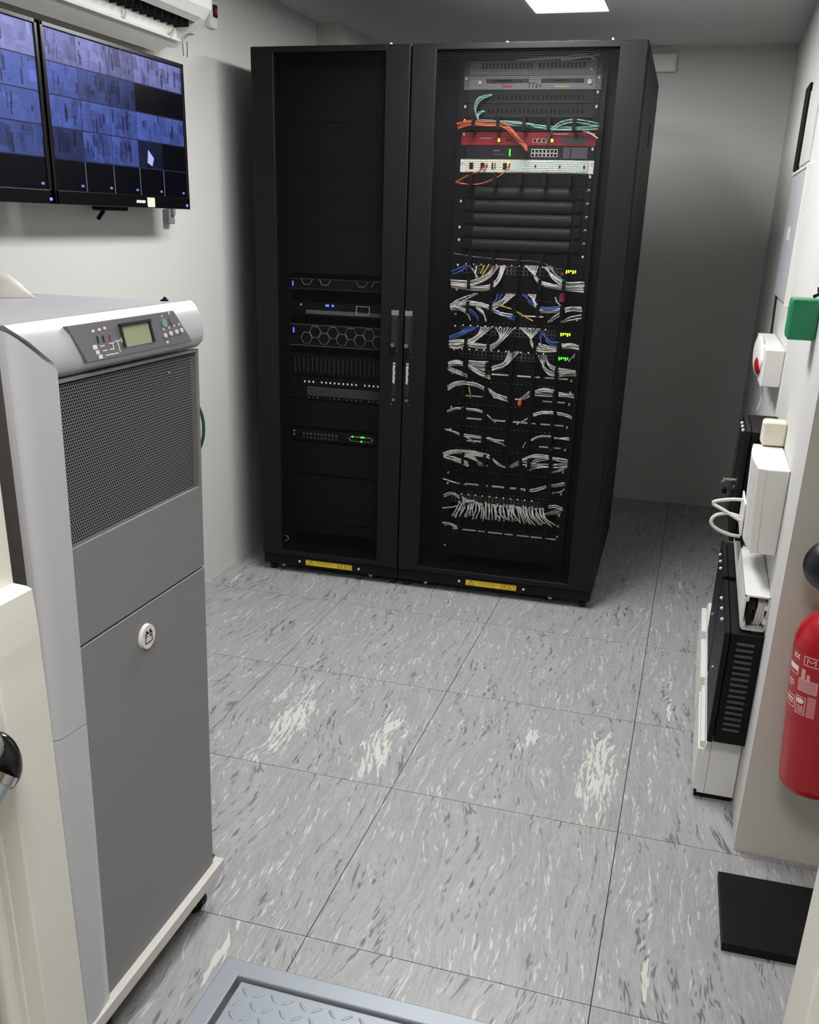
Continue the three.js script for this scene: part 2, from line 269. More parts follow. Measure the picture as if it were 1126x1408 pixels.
// ---------------------------------------------------------------- floor: 60 cm vinyl panels with open joints
function tilePicture(k, patches) {
  const S = 800, d = new Uint8Array(S * S * 4), n = N1, o = k * 37.3;
  const turn = [0.10, -0.06, 0.16, 0.02, -0.12, 0.06, 0.12, 0.05][k % 8], ct = Math.cos(turn), sn = Math.sin(turn);
  for (let j = 0; j < S; j++) for (let i = 0; i < S; i++) {
    const x0 = i / S * 0.6, z0 = j / S * 0.6;
    let x = x0 * ct - z0 * sn, z = x0 * sn + z0 * ct;
    const wob = n(x * 5 + o, z * 2.2 - o), wob2 = n(x * 16 - o, z * 6 + o);
    const gate = 0.5 + 0.5 * n(x * 4.4 + 2 * o, z * 1.9 + o);
    const a = x + 0.020 * wob + 0.0045 * wob2, b = z + 0.02 * n(x * 9 + o, z * 3);
    let v = 157 + 6 * gate + 5 * n(a * 70 + o, b * 7) + 6 * n(a * 190 - o, b * 18) + 4 * n(a * 24, b * 3 + o) + 5 * n(a * 420, b * 60);
    const dk = 0.95 * n(a * 40 + 5 + o, b * 4.2 + o) + 0.6 * n(a * 150, b * 20 - o);
    const lt = 0.95 * n(a * 46 - 9 - o, b * 4.4 - o) + 0.6 * n(a * 150 + o, b * 20);
    const dkT = 0.98 - 0.55 * gate, ltT = 0.95 - 0.45 * (1 - gate);
    if (dk > dkT) v -= 58 * Math.min(1, (dk - dkT) / 0.34) * (0.5 + 0.5 * gate);
    if (lt > ltT) v += 34 * Math.min(1, (lt - ltT) / 0.3);
    let warm = 0;
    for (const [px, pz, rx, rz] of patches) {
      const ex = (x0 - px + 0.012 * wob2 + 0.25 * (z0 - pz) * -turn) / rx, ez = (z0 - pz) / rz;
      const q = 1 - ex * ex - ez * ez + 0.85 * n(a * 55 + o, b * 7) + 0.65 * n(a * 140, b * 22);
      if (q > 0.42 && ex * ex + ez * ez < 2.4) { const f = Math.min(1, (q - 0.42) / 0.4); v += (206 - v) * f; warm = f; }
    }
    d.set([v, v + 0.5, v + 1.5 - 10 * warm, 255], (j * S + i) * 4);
  }
  const t = new THREE.DataTexture(d, S, S); t.colorSpace = THREE.SRGBColorSpace; t.magFilter = THREE.LinearFilter; t.minFilter = THREE.LinearMipmapLinearFilter; t.generateMipmaps = true; t.needsUpdate = true; return t;
}
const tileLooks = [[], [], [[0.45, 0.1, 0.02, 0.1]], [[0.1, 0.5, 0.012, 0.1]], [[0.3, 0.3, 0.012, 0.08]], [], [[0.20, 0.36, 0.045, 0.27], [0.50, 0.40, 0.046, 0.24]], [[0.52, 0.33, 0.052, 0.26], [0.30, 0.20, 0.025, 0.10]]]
  .map((p, k) => std(0xffffff, 0.42, 0, { map: tilePicture(k, p) }));
{
  const floor = new THREE.Group(); floor.name = 'floor'; floor.userData = { kind: 'structure' }; scene.add(floor);
  mesh('sub_floor', bx(-3.0, 1.9, -0.12, -0.006, -2.9, 4.8), M.joint, floor);
  for (let i = -3; i < 2; i++) for (let j = -5; j < 5; j++) {
    let x0 = i * 0.6, x1 = x0 + 0.6, z0 = j * 0.6, z1 = z0 + 0.6; const g = 0.0011;
    const gm = new THREE.BoxGeometry(x1 - x0 - 2 * g, 0.006, z1 - z0 - 2 * g).translate((x0 + x1) / 2, -0.003, (z0 + z1) / 2);
    const p = gm.attributes.position, u = gm.attributes.uv; for (let q = 0; q < p.count; q++) u.setXY(q, (p.getX(q) - x0) / 0.6, (p.getZ(q) - z0) / 0.6);
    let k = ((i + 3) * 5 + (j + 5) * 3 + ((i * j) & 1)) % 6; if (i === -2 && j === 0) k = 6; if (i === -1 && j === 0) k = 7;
    mesh('floor_tile', gm, tileLooks[(k + 8) % 8], floor);
  }
}
// ---------------------------------------------------------------- room shell
const WX = (z) => 0.279 + (0.575 - z) * 0.0075;           // the right wall runs very slightly askew
structure('ceiling', [bx(-1.95, 1.25, 2.24, 2.36, -2.8, 1.94), bx(-1.6, 1.6, 2.40, 2.5, 1.86, 4.7)], M.ceiling);
structure('wall_left', bx(-1.93, -1.79, -0.006, 2.24, -2.79, 2.0), M.wall);
structure('wall_back', bx(-1.93, 0.45, -0.006, 2.24, -2.79, -2.652), M.wall);
structure('wall_right', sweep([[WX(0.575), 0.575], [1.1, 0.575], [1.1, -2.652], [WX(-2.652), -2.652]], -0.006, 2.24, 'xz'), M.wall);
structure('wall_alcove', [bx(1.1, 1.24, -0.006, 2.24, 0.3, 2.0)], M.beige);
structure('wall_front', [bx(-1.93, -0.75, -0.006, 2.40, 1.80, 1.93), bx(0.30, 1.24, -0.006, 2.40, 1.80, 1.93), bx(-0.75, 0.30, 2.07, 2.40, 1.80, 1.93)], M.beige);
structure('wall_corridor', [bx(-1.62, -1.5, -0.006, 2.4, 1.93, 4.7), bx(1.5, 1.62, -0.006, 2.4, 1.93, 4.7), bx(-1.62, 1.62, -0.006, 2.4, 4.6, 4.75)], M.beige);
structure('wall_column', bx(-1.795, -1.675, -0.006, 2.24, -2.66, -1.87), M.wall);
structure('wall_end', bx(WX(0.575), 1.1, -0.004, 2.24, 0.5745, 0.580), M.beige);

// ---------------------------------------------------------------- doorway
{
  const d = thing('door_frame', 'cream painted door frame around the doorway', 'door frame', [-0.23, 0, 1.9]);
  mesh('jamb', [bx(-0.75, -0.674, 0, 2.07, 1.861, 1.938, 0.003), bx(-0.75, -0.686, 0, 2.07, 1.93, 1.952, 0.008)], M.frame, d);
  mesh('jamb', [bx(0.205, 0.262, 0, 2.07, 1.852, 1.937, 0.004), bx(0.245, 0.30, 0, 2.07, 1.915, 1.952, 0.012), bx(0.262, 0.31, 0, 2.07, 1.86, 1.93)], M.frame, d);
  mesh('header', bx(-0.75, 0.30, 2.03, 2.09, 1.861, 1.945, 0.003), M.frame, d);
  const edge = [[-0.647, 0.90], [-0.6478, 0.94], [-0.6475, 0.97], [-0.6485, 1.0]];
  mesh('lining_board', [sweep([[-0.675, 0], [-0.647, 0], ...edge.map(([x, y]) => [x, y]), [-0.650, 1.026], [-0.657, 1.029], [-0.675, 1.030]], 1.861, 1.936, 'xy', 0.002)], M.frame, d);
  mesh('strike_plate', bx(0.2615, 0.268, 0.56, 0.62, 1.945, 1.957), M.blackDeep, d);
  const l = thing('door_leaf', 'cream door leaf swung open beside the doorway', 'door', [-0.72, 0, 2.3]);
  mesh('panel', bx(-0.745, -0.702, 0.01, 2.03, 1.956, 2.80, 0.003), M.frame, l);
  mesh('latch_slot', bx(-0.703, -0.7005, 0.30, 0.34, 1.985, 1.99), M.blackDeep, l);
  const h = thing('door_push_bar', 'silver push bar with glossy black hub at the left edge', 'door handle', [-0.645, 0.85, 1.97]);
  mesh('hub', [ball(1, -0.6385, 0.862, 1.962, 0.0250, 0.0365, 0.020, 28)], std(0x121214, 0.12), h);
  mesh('stem', bx(-0.702, -0.645, 0.850, 0.874, 1.958, 1.968, 0.003), M.black, h);
  mesh('cover', [ball(1, -0.6385, 0.888, 1.974, 0.0165, 0.0215, 0.0125, 24)], std(0x9c9a94, 0.3, 0.4), h);
  const b0 = new THREE.Vector3(-0.6235, 0.858, 1.974), bd = new THREE.Vector3(-0.640, 0.788, 2.04).sub(b0).normalize();
  const bp = (t) => b0.clone().addScaledVector(bd, t).toArray();
  mesh('collar', bar(bp(0.000), bp(0.010), 0.0152, 24), M.chrome, h);
  mesh('bar', bar(bp(0.004), bp(0.24), 0.0132, 24), std(0xb4b8bb, 0.32, 0.8), h);
}
// chequer-plate step inside the doorway
{
  const t = thing('floor_step', 'grey steel frame with chequer plate at the bottom edge', 'step', [-0.25, 0, 1.6]);
  const x0 = -0.715, x1 = 0.19, z0 = 1.335, z1 = 1.86, w = 0.042, h = 0.030;
  mesh('rim', [sweep([[x0, z0], [x1, z0], [x1, z0 + w], [x0 + w, z0 + w], [x0 + w, z1 - w], [x1, z1 - w], [x1, z1], [x0, z1]], 0, h, 'xz', 0.003), bx(x1 - w, x1, 0, h, z0 + w, z1 - w)], M.tread, t);
  mesh('plate', bx(x0 + w + 0.010, x1 - w - 0.003, 0, 0.021, z0 + w + 0.004, z1 - w - 0.003), M.tread, t);
  const lz = []; for (let i = 0; i < 26; i++) for (let j = 0; j < 14; j++) {
    const q = new THREE.SphereGeometry(1, 10, 6).scale(0.0125, 0.0018, 0.0036).rotateY(((i + j) & 1 ? 1 : -1) * 0.78);
    lz.push(q.translate(x0 + w + 0.028 + i * 0.0300, 0.021, z0 + w + 0.025 + j * 0.0305));
  }
  const s = mesh('tread_pattern', lz, M.tread, t); s.userData.kind = 'stuff';
}

// ---------------------------------------------------------------- tall UPS cabinet at the left, front towards the room
{
  const t = turned('power_supply_cabinet', 'tall silver and grey power supply cabinet with perforated front and display', 'power cabinet', [-0.8354, 0, 1.3675], Math.PI / 2);
  const lean = (g) => { const p = g.attributes.position; for (let i = 0; i < p.count; i++) p.setZ(i, p.getZ(i) + 0.0236 * p.getY(i) * Math.min(1, Math.max(0, (p.getX(i) + 0.272) / 0.066))); return g; };
  mesh('body', bx(-0.266, 0.222, 0.115, 1.276, -0.84, -0.022, 0.004), M.upsBody, t);
  mesh('top_panel', bx(-0.268, 0.224, 1.270, 1.280, -0.84, -0.002, 0.002), M.upsTop, t);
  mesh('side_panel', bx(-0.2705, -0.262, 0.115, 1.270, -0.82, -0.005, 0.001), std(0x575350, 0.5), t);
  const slant = (g) => { const p = g.attributes.position; for (let i = 0; i < p.count; i++) if (p.getY(i) > 1.1) p.setY(i, 1.277 - 0.86 * Math.max(0, p.getX(i) + 0.2725)); return g; };
  // silver pillar with one seam
  const pil = [[-0.2025, -0.03], [-0.2025, 0.004], [-0.206, 0.0065], [-0.225, 0.0085], [-0.245, 0.0120], [-0.258, 0.0130], [-0.2665, 0.0115], [-0.2712, 0.0080], [-0.2725, 0.0030], [-0.2715, -0.004], [-0.24, -0.03]];
  mesh('pillar', toCreasedNormals(join([lean(slant(sweep(pil, 0.672, 1.276, 'xz'))), lean(sweep(pil, 0.085, 0.6705, 'xz'))]), 0.6), M.upsSilver, t);
  // display head
  {
    const v = [], top = [[-0.02, 1.2835], [-0.004, 1.2835], [0.004, 1.276], [0.013, 1.262], [0.0180, 1.228], [0.0150, 1.2155], [0.004, 1.2055], [-0.03, 1.205]].map(([z, y]) => [z - 0.014, y]);
    const xl = [-0.2725, -0.2725, -0.266, -0.249, -0.206, -0.203, -0.203, -0.203], xr = [0.2175, 0.2175, 0.2175, 0.2170, 0.216, 0.2155, 0.215, 0.215];
    const P = (i, s) => [s ? xr[i] : xl[i], top[i][1], top[i][0] + 0.0236 * 0 + 0.0288];
    const q = (a, b, c, d) => v.push(...a, ...b, ...c, ...a, ...c, ...d);
    for (let i = 0; i < top.length - 1; i++) q(P(i, 0), P(i + 1, 0), P(i + 1, 1), P(i, 1));
    for (const s of [0, 1]) for (let i = 1; i < top.length - 1; i++) v.push(...(s ? [P(0, 1), P(i, 1), P(i + 1, 1)] : [P(0, 0), P(i + 1, 0), P(i, 0)]).flat());
    // cheek that carries the pillar up behind the slanted left end
    const g = new THREE.BufferGeometry(); g.setAttribute('position', new THREE.Float32BufferAttribute(v, 3)); g.computeVertexNormals(); g.setAttribute('uv', new THREE.Float32BufferAttribute(new Float32Array(v.length / 3 * 2), 2));
    mesh('display_head', join([toCreasedNormals(g, 0.75)]), M.upsSilver, t);
  }
  // sloped control panel (local frame on the slope)
  {
    const a = new THREE.Vector3(0, 1.2720, 0.0255), b = new THREE.Vector3(0, 1.2235, 0.0360);
    const up = a.clone().sub(b).normalize(), out = new THREE.Vector3(0, 0, 1).addScaledVector(up, -up.z).normalize(), right = new THREE.Vector3(1, 0, 0), org = a.clone().add(b).multiplyScalar(0.5);
    const m = new THREE.Matrix4().makeBasis(right, up, out).setPosition(org), on = (g) => g.applyMatrix4(m), H = 0.0270;
    const cp = mesh('control_panel', on(sweep([[-0.167, H], [0.124, H], [0.162, -H], [-0.140, -H]], -0.004, 0.0035, 'xy', 0.0012)), M.darkGrey.clone(), t); cp.material.color.set(0x6a686d);
    const put = (n, g, mt) => mesh(n, on(g), mt, cp);
    put('lcd_bezel', join([bx(-0.044, 0.044, 0.0150, 0.0190, 0.003, 0.0075), bx(-0.044, -0.038, -0.016, 0.015, 0.003, 0.0055), bx(0.039, 0.045, -0.016, 0.015, 0.003, 0.0055)]), M.charcoal);
    put('lcd_screen', bx(-0.036, 0.037, -0.016, 0.014, 0.002, 0.0042), M.lcd);
    put('green_button', cyl(0.0072, 0.0066, 0.003, 0.086, 0.009, 0.004, 'z', 24), M.teal.clone());
    put('grey_button', cyl(0.0072, 0.0066, 0.003, 0.110, 0.012, 0.004, 'z', 24), M.midGrey);
    for (const [x, y] of [[0.080, -0.010], [0.098, -0.0085], [0.117, -0.0075], [0.134, -0.0065]]) put('button', cyl(0.0040, 0.0036, 0.003, x, y, 0.004, 'z', 16), M.white);
    put('button_icons', join([[0.084, 0.0205, 0.0012], [0.108, 0.0235, 0.0022], [0.080, 0.0005, 0.0026], [0.098, 0.001, 0.0018], [0.115, 0.003, 0.0018], [0.131, 0.0035, 0.0022], [0.082, -0.0205, 0.0028]].map(([x, y, r]) => bx(x - r, x + r, y - 0.0019, y + 0.0019, 0.003, 0.0039))), M.white);
    for (const [x, mt] of [[-0.104, M.charcoal], [-0.090, M.charcoal], [-0.073, M.redFace]]) put('indicator', bx(x - 0.0016, x + 0.0016, -0.003, 0.007, 0.003, 0.0045, 0.0006), mt);
    put('icons', join([[-0.110, 0.015, 0.003], [-0.094, 0.0155, 0.003], [-0.080, 0.0165, 0.003]].map(([x, y, r]) => bx(x - r, x + r, y - 0.0018, y + 0.0018, 0.003, 0.0039))), M.white);
    const ln = (x0, y0, x1, y1) => bx(Math.min(x0, x1) - 0.0007, Math.max(x0, x1) + 0.0007, Math.min(y0, y1) - 0.0007, Math.max(y0, y1) + 0.0007, 0.003, 0.0039);
    put('flow_diagram', join([ln(-0.102, -0.0075, -0.092, -0.0075), ln(-0.098, -0.0145, -0.088, -0.0145), ln(-0.094, -0.0215, -0.062, -0.0215), ln(-0.078, -0.006, -0.066, -0.006), ln(-0.070, -0.006, -0.070, -0.0145), ln(-0.080, -0.0145, -0.070, -0.0145), ln(-0.056, -0.0045, -0.056, -0.0205), ln(-0.062, -0.0045, -0.046, -0.0045),
      bx(-0.120, -0.110, -0.0105, -0.0045, 0.003, 0.0039), bx(-0.116, -0.108, -0.0175, -0.012, 0.003, 0.0039), bx(-0.112, -0.103, -0.0245, -0.019, 0.003, 0.0039), bx(-0.046, -0.036, -0.008, -0.001, 0.003, 0.0039)]), M.white);
  }
  // front: upper panel with perforations, lower battery door
  const X0 = -0.2020, X1 = 0.2020, Y0 = 0.958, Y1 = 1.204;
  mesh('upper_panel', lean(join([bx(X0, X1, 0.800, Y0, -0.012, 0, 0.001), bx(X1 - 0.008, X1, Y0, Y1, -0.012, 0), bx(X0, X0 + 0.004, Y0, Y1, -0.012, 0), bx(X0, X1, Y1 - 0.004, Y1, -0.012, 0)])), M.upsPanel, t);
  {
    const p = 0.0054, v = [], rows = Math.floor((Y1 - Y0 - 0.004) / (p * 0.866)), cols = Math.floor((X1 - X0 - 0.012) / p);
    for (let j = 0; j < rows; j++) for (let i = 0; i < cols; i++) {
      const cx = X0 + 0.004 + p * (i + 0.5 + (j & 1 ? 0.25 : -0.25) + 0.25), cy = Y0 + p * 0.866 * (j + 0.5), ro = p / Math.sqrt(3), ri = p * 0.425;
      for (let k = 0; k < 6; k++) {
        const a0 = Math.PI / 6 + k * Math.PI / 3, a1 = a0 + Math.PI / 3, c = Math.cos, s = Math.sin, z = -0.003;
        const A = [cx + ro * c(a0), cy + ro * s(a0), z], B = [cx + ro * c(a1), cy + ro * s(a1), z], Cc = [cx + ri * c(a1), cy + ri * s(a1), z], D = [cx + ri * c(a0), cy + ri * s(a0), z];
        v.push(...A, ...B, ...Cc, ...A, ...Cc, ...D);
      }
    }
    const g = new THREE.BufferGeometry(); g.setAttribute('position', new THREE.Float32BufferAttribute(v, 3)); g.setAttribute('uv', new THREE.Float32BufferAttribute(new Float32Array(v.length / 3 * 2), 2));
    g.computeVertexNormals(); mesh('perforated_grille', lean(g), M.upsPanel, t);
    mesh('grille_backing', lean(bx(X0, X1, Y0, Y1 - 0.002, -0.022, -0.0115)), M.blackDeep, t);
    mesh('screw', lean(ball(0.0028, 0.100, 1.176, 0, 1, 1, 0.5)), M.chrome, t);
  }
  const door = mesh('battery_door', lean(bx(X0, X1, 0.108, 0.7965, -0.012, 0.0005, 0.0015)), M.upsPanel, t);
  mesh('badge', lean(cyl(0.0225, 0.0215, 0.008, -0.016, 0.742, 0.003, 'z', 40)), M.white, door);
  mesh('battery_symbol', lean(join([[-0.011, 0.011, 0.006, 0.0078], [-0.011, 0.011, -0.011, -0.0095], [-0.011, -0.0095, -0.011, 0.007], [0.0095, 0.011, -0.011, 0.007], [-0.008, -0.003, 0.008, 0.012], [0.003, 0.008, 0.008, 0.012], [-0.0075, -0.003, 0.0005, 0.002], [0.0028, 0.0075, 0.0005, 0.002], [0.0045, 0.006, -0.001, 0.0035]].map(([a, b, c, d]) => bx(-0.016 + a, -0.016 + b, 0.742 + c, 0.742 + d, 0.0065, 0.0078)))), M.black, door);
  mesh('seam_gap', lean(bx(X0, X1, 0.790, 0.806, -0.02, -0.0118)), M.blackDeep, t);
  mesh('side_slot', lean(join([[0.700, 0.718], [0.668, 0.676], [0.62, 0.645], [0.745, 0.752], [0.29, 0.32], [0.235, 0.242]].map(([a, b]) => bx(X1 - 0.001, X1 + 0.0006, a, b, -0.010, -0.002)))), M.blackDeep, t);
  mesh('bottom_rail', join([bx(-0.285, 0.226, 0.100, 0.106, -0.02, 0.018, 0.002), bx(-0.285, 0.226, 0.078, 0.104, 0.0, 0.018, 0.003)]), M.rail, t);
  mesh('base_plate', bx(-0.262, 0.220, 0.088, 0.116, -0.82, -0.004), M.charcoal, t);
  for (const [x, z] of [[0.165, -0.035], [-0.20, -0.035], [0.165, -0.74], [-0.20, -0.74]]) {
    const c = mesh('caster', join([bx(x - 0.018, x + 0.018, 0.055, 0.09, z - 0.02, z + 0.02, 0.003), bx(x - 0.018, x - 0.014, 0.026, 0.07, z - 0.022, z + 0.022, 0.001), bx(x + 0.014, x + 0.018, 0.026, 0.07, z - 0.022, z + 0.022, 0.001)]), M.steel, t);
    mesh('wheel', cyl(0.033, 0.033, 0.022, x, 0.033, z, 'x', 24), M.rubber, c); mesh('axle', cyl(0.008, 0.008, 0.044, x, 0.034, z, 'x', 14), M.chrome, c);
  }
}
{
  const c = thing('earth_cable', 'dark green cable looping out beside the perforated front', 'cable', [-0.85, 1.05, 1.128]);
  mesh('cable', tube([[-0.90, 1.13, 1.122], [-0.848, 1.108, 1.122], [-0.832, 1.085, 1.122], [-0.8275, 1.055, 1.122], [-0.833, 1.025, 1.122], [-0.850, 1.0, 1.122], [-0.90, 0.98, 1.122]], 0.0032, 30), std(0x1f5b3a, 0.4), c);
  const k = thing('rubber_knob', 'small black knob on the rear top edge of the grey cabinet', 'knob', [-0.884, 1.28, 1.165]);
  mesh('knob', join([cyl(0.0075, 0.0065, 0.003, -0.877, 1.2815, 1.150), ball(0.004, -0.876, 1.2835, 1.150)]), M.black, k);
  const s = thing('handheld_scanner', 'white plastic shell with pointed nose and black slots, lying on cabinet top', 'device', [-1.16, 1.28, 1.26]);
  const pts = [[0, 0.0], [0.010, 0.012], [0.022, 0.026], [0.034, 0.044], [0.038, 0.07], [0.036, 0.10], [0.026, 0.12], [0, 0.126]];
  const g = new THREE.LatheGeometry(pts.map(([r, y]) => new THREE.Vector2(r, y)), 28).rotateZ(Math.PI / 2).scale(1, 1.12, 0.8);
  // nose towards the right of the picture (+z turned a little)
  g.rotateY(0.25).translate(-1.088, 1.2805, 1.225);
  const p = g.attributes.position; for (let i = 0; i < p.count; i++) if (p.getY(i) < 1.2805) p.setY(i, 1.2805); g.computeVertexNormals();
  mesh('shell', g, M.white, s);
  mesh('slot', join([bx(-1.20, -1.142, 1.290, 1.2955, 1.250, 1.2745), bx(-1.20, -1.142, 1.2985, 1.304, 1.246, 1.2725)]), M.black, s);
}

// ---------------------------------------------------------------- monitors on the left wall
function cctv(k) {
  return canvasMap(900, 520, (c, w, h) => {
    const r = (() => { let q = 11 + k * 97; return () => { q = (q * 1664525 + 1013904223) >>> 0; return q / 4294967296; }; })();
    c.fillStyle = '#04050a'; c.fillRect(0, 0, w, h);
    const cols = k ? 5 : 3, rows = 5, cw = w / cols, ch = h / rows;
    const dim = { '1,3': 0.06, '1,4': 0.06, '3,4': 0.08, '3,3': 0.35, '0,2': 0.85, '1,1': 0.75, '1,2': 0.6, '3,0': 0.6 };
    for (let j = 0; j < rows - 1; j++) for (let i = 0; i < cols; i++) {
      const x = i * cw, y = j * ch, f = k ? dim[j + ',' + i] ?? 1 : 1, pale = j === 0 ? 1 : 0;
      const tone = (v, q = 1) => `rgb(${v * (0.44 + 0.2 * pale)},${v * (0.54 + 0.12 * pale)},${v * (k ? 1 : 0.96)})`;
      const b = (k ? 175 - j * 8 : 215 - j * 22) * f;
      const g = c.createLinearGradient(x, y, x + cw * 0.4, y + ch); g.addColorStop(0, tone(b)); g.addColorStop(1, tone(b * 0.82)); c.fillStyle = g; c.fillRect(x, y, cw - 2, ch - 2);
      c.save(); c.beginPath(); c.rect(x, y, cw - 2, ch - 2); c.clip();
      for (let n = 0; n < 26; n++) { const v = b * (0.30 + r() * 0.9); c.globalAlpha = 0.14 + r() * 0.34; c.fillStyle = tone(v); const ww = 4 + r() * r() * 90, hh = 5 + r() * 70; c.save(); c.translate(x + r() * cw, y + r() * ch); c.transform(1, (r() - 0.5) * 0.5, (r() - 0.5) * 0.5, 1, 0, 0); c.fillRect(-ww / 2, -hh / 2, ww, hh); c.restore(); }
      for (let n = 0; n < 5; n++) { c.globalAlpha = 0.5; c.fillStyle = tone(b * 0.2); c.fillRect(x + r() * cw, y + r() * ch * 0.6, 3 + r() * 14, 14 + r() * 50); }
      for (let n = 0; n < 1; n++) { c.globalAlpha = 0.2; c.strokeStyle = tone(b * 1.3); c.lineWidth = 1 + r() * 2; c.beginPath(); c.moveTo(x, y + r() * ch); c.lineTo(x + cw, y + r() * ch); c.stroke(); }
      if (k && j === 3 && i === 3) { c.globalAlpha = 0.8; c.fillStyle = '#b9c8ff'; c.beginPath(); c.moveTo(x + 70, y + 30); c.lineTo(x + 110, y + 60); c.lineTo(x + 95, y + 92); c.lineTo(x + 60, y + 80); c.fill(); }
      if (!k && j < 2 && i === 0) { const q = c.createRadialGradient(x + cw * 0.25, y + ch * 0.75, 4, x + cw * 0.25, y + ch * 0.75, 80); q.addColorStop(0, 'rgba(140,165,90,0.75)'); q.addColorStop(1, 'rgba(140,165,90,0)'); c.globalAlpha = 1; c.fillStyle = q; c.fillRect(x, y, cw, ch); }
      c.restore(); c.globalAlpha = 1;
    }
    c.fillStyle = '#8f95a8'; for (let i = 1; i < cols; i++) c.fillRect(i * cw - 2, h - ch, 2, ch);
    c.fillStyle = '#6f7ad0'; for (let i = 0; i < cols; i++) c.fillRect(i * cw + cw - 34, h - 24, 16, 8);
    c.fillStyle = '#20263c'; for (let j = 1; j < rows; j++) c.fillRect(0, j * ch - 4, w, 4);
  });
}
function monitor(k, label, z0, z1, brand) {
  const t = thing('wall_monitor', label, 'monitor', [-1.69, 1.44, (z0 + z1) / 2]);
  const X = -1.66, y0 = 1.440, y1 = 1.872, b = 0.014, bb = 0.036;
  mesh('housing', bx(X - 0.045, X - 0.006, y0 + 0.004, y1 - 0.002, z0 + 0.004, z1 - 0.004, 0.006), M.black, t);
  mesh('bezel', [bx(X - 0.012, X, y0, y0 + bb, z0, z1, 0.003), bx(X - 0.012, X, y1 - b, y1, z0, z1, 0.003), bx(X - 0.012, X, y0, y1, z0, z0 + b, 0.003), bx(X - 0.012, X, y0, y1, z1 - b, z1, 0.003)], std(0x0b0b0d, 0.22), t);
  const g = new THREE.PlaneGeometry(z1 - z0 - 2 * b + 0.002, y1 - y0 - b - bb + 0.002).rotateY(Math.PI / 2).translate(X - 0.0045, (y0 + bb + y1 - b) / 2, (z0 + z1) / 2);
  const tex = cctv(k), sm = new THREE.MeshPhysicalMaterial({ color: 0x020203, emissive: 0xffffff, emissiveMap: tex, emissiveIntensity: 1.35, roughness: 0.35, specularIntensity: 0.25 });
  mesh('screen', g, sm, t);
  const l = new THREE.RectAreaLight(0x6f86ff, 0.18, z1 - z0 - 0.05, y1 - y0 - 0.06); l.position.set(0.034, 0.225, 0); l.rotation.y = Math.PI / 2; l.rotation.order = 'YXZ'; l.rotation.y = -Math.PI / 2; l.castShadow = true; t.add(l);
  mesh('power_light', ball(0.004, X, y0 + 0.012, z0 + (k ? 0.022 : 0.012), 0.5, 1, 1.4), M.ledBlue, t);
  mesh('wall_bracket', [bx(-1.792, -1.70, 1.58, 1.76, (z0 + z1) / 2 - 0.1, (z0 + z1) / 2 + 0.1), bx(-1.77, -1.70, y0 - 0.012, y0 + 0.02, (z0 + z1) / 2 - 0.05, (z0 + z1) / 2 + 0.045, 0.006)], M.blackSatin, t);
  if (brand) { mesh('maker_mark', [0, 1, 2, 3, 4, 5].map((i) => bx(X, X + 0.0006, y0 + 0.013 + (i & 1) * 0.001, y0 + 0.021, -0.060 - i * 0.0085 - 0.0068, -0.060 - i * 0.0085)), M.white, t); mesh('paper_sticker', bx(X, X + 0.0008, y0 + 0.003, y0 + 0.030, -0.165, -0.122), M.cream, t); }
}
monitor(1, 'wall monitor with a grid of blue camera pictures, nearer the black cabinets', -0.393, 0.338, true);
monitor(0, 'wall monitor cut off by the left edge, pale blue and green pictures', 0.348, 1.079, false);
{
  const t = thing('wall_socket', 'small grey wall socket box peeking out below the monitor', 'socket', [-1.79, 1.40, -0.45]);
  mesh('plate', [bx(-1.79, -1.765, 1.392, 1.44, -0.472, -0.432, 0.003), bx(-1.79, -1.755, 1.42, 1.445, -0.462, -0.445, 0.002)], M.greyFace, t);
  const c = thing('power_cable', 'short black plug lead hanging below the left monitor', 'cable', [-1.75, 1.42, 0.05]);
  mesh('cable', [tube([[-1.73, 1.47, -0.02], [-1.735, 1.43, 0.005], [-1.74, 1.405, 0.03]], 0.006, 12)], M.black, c);
}
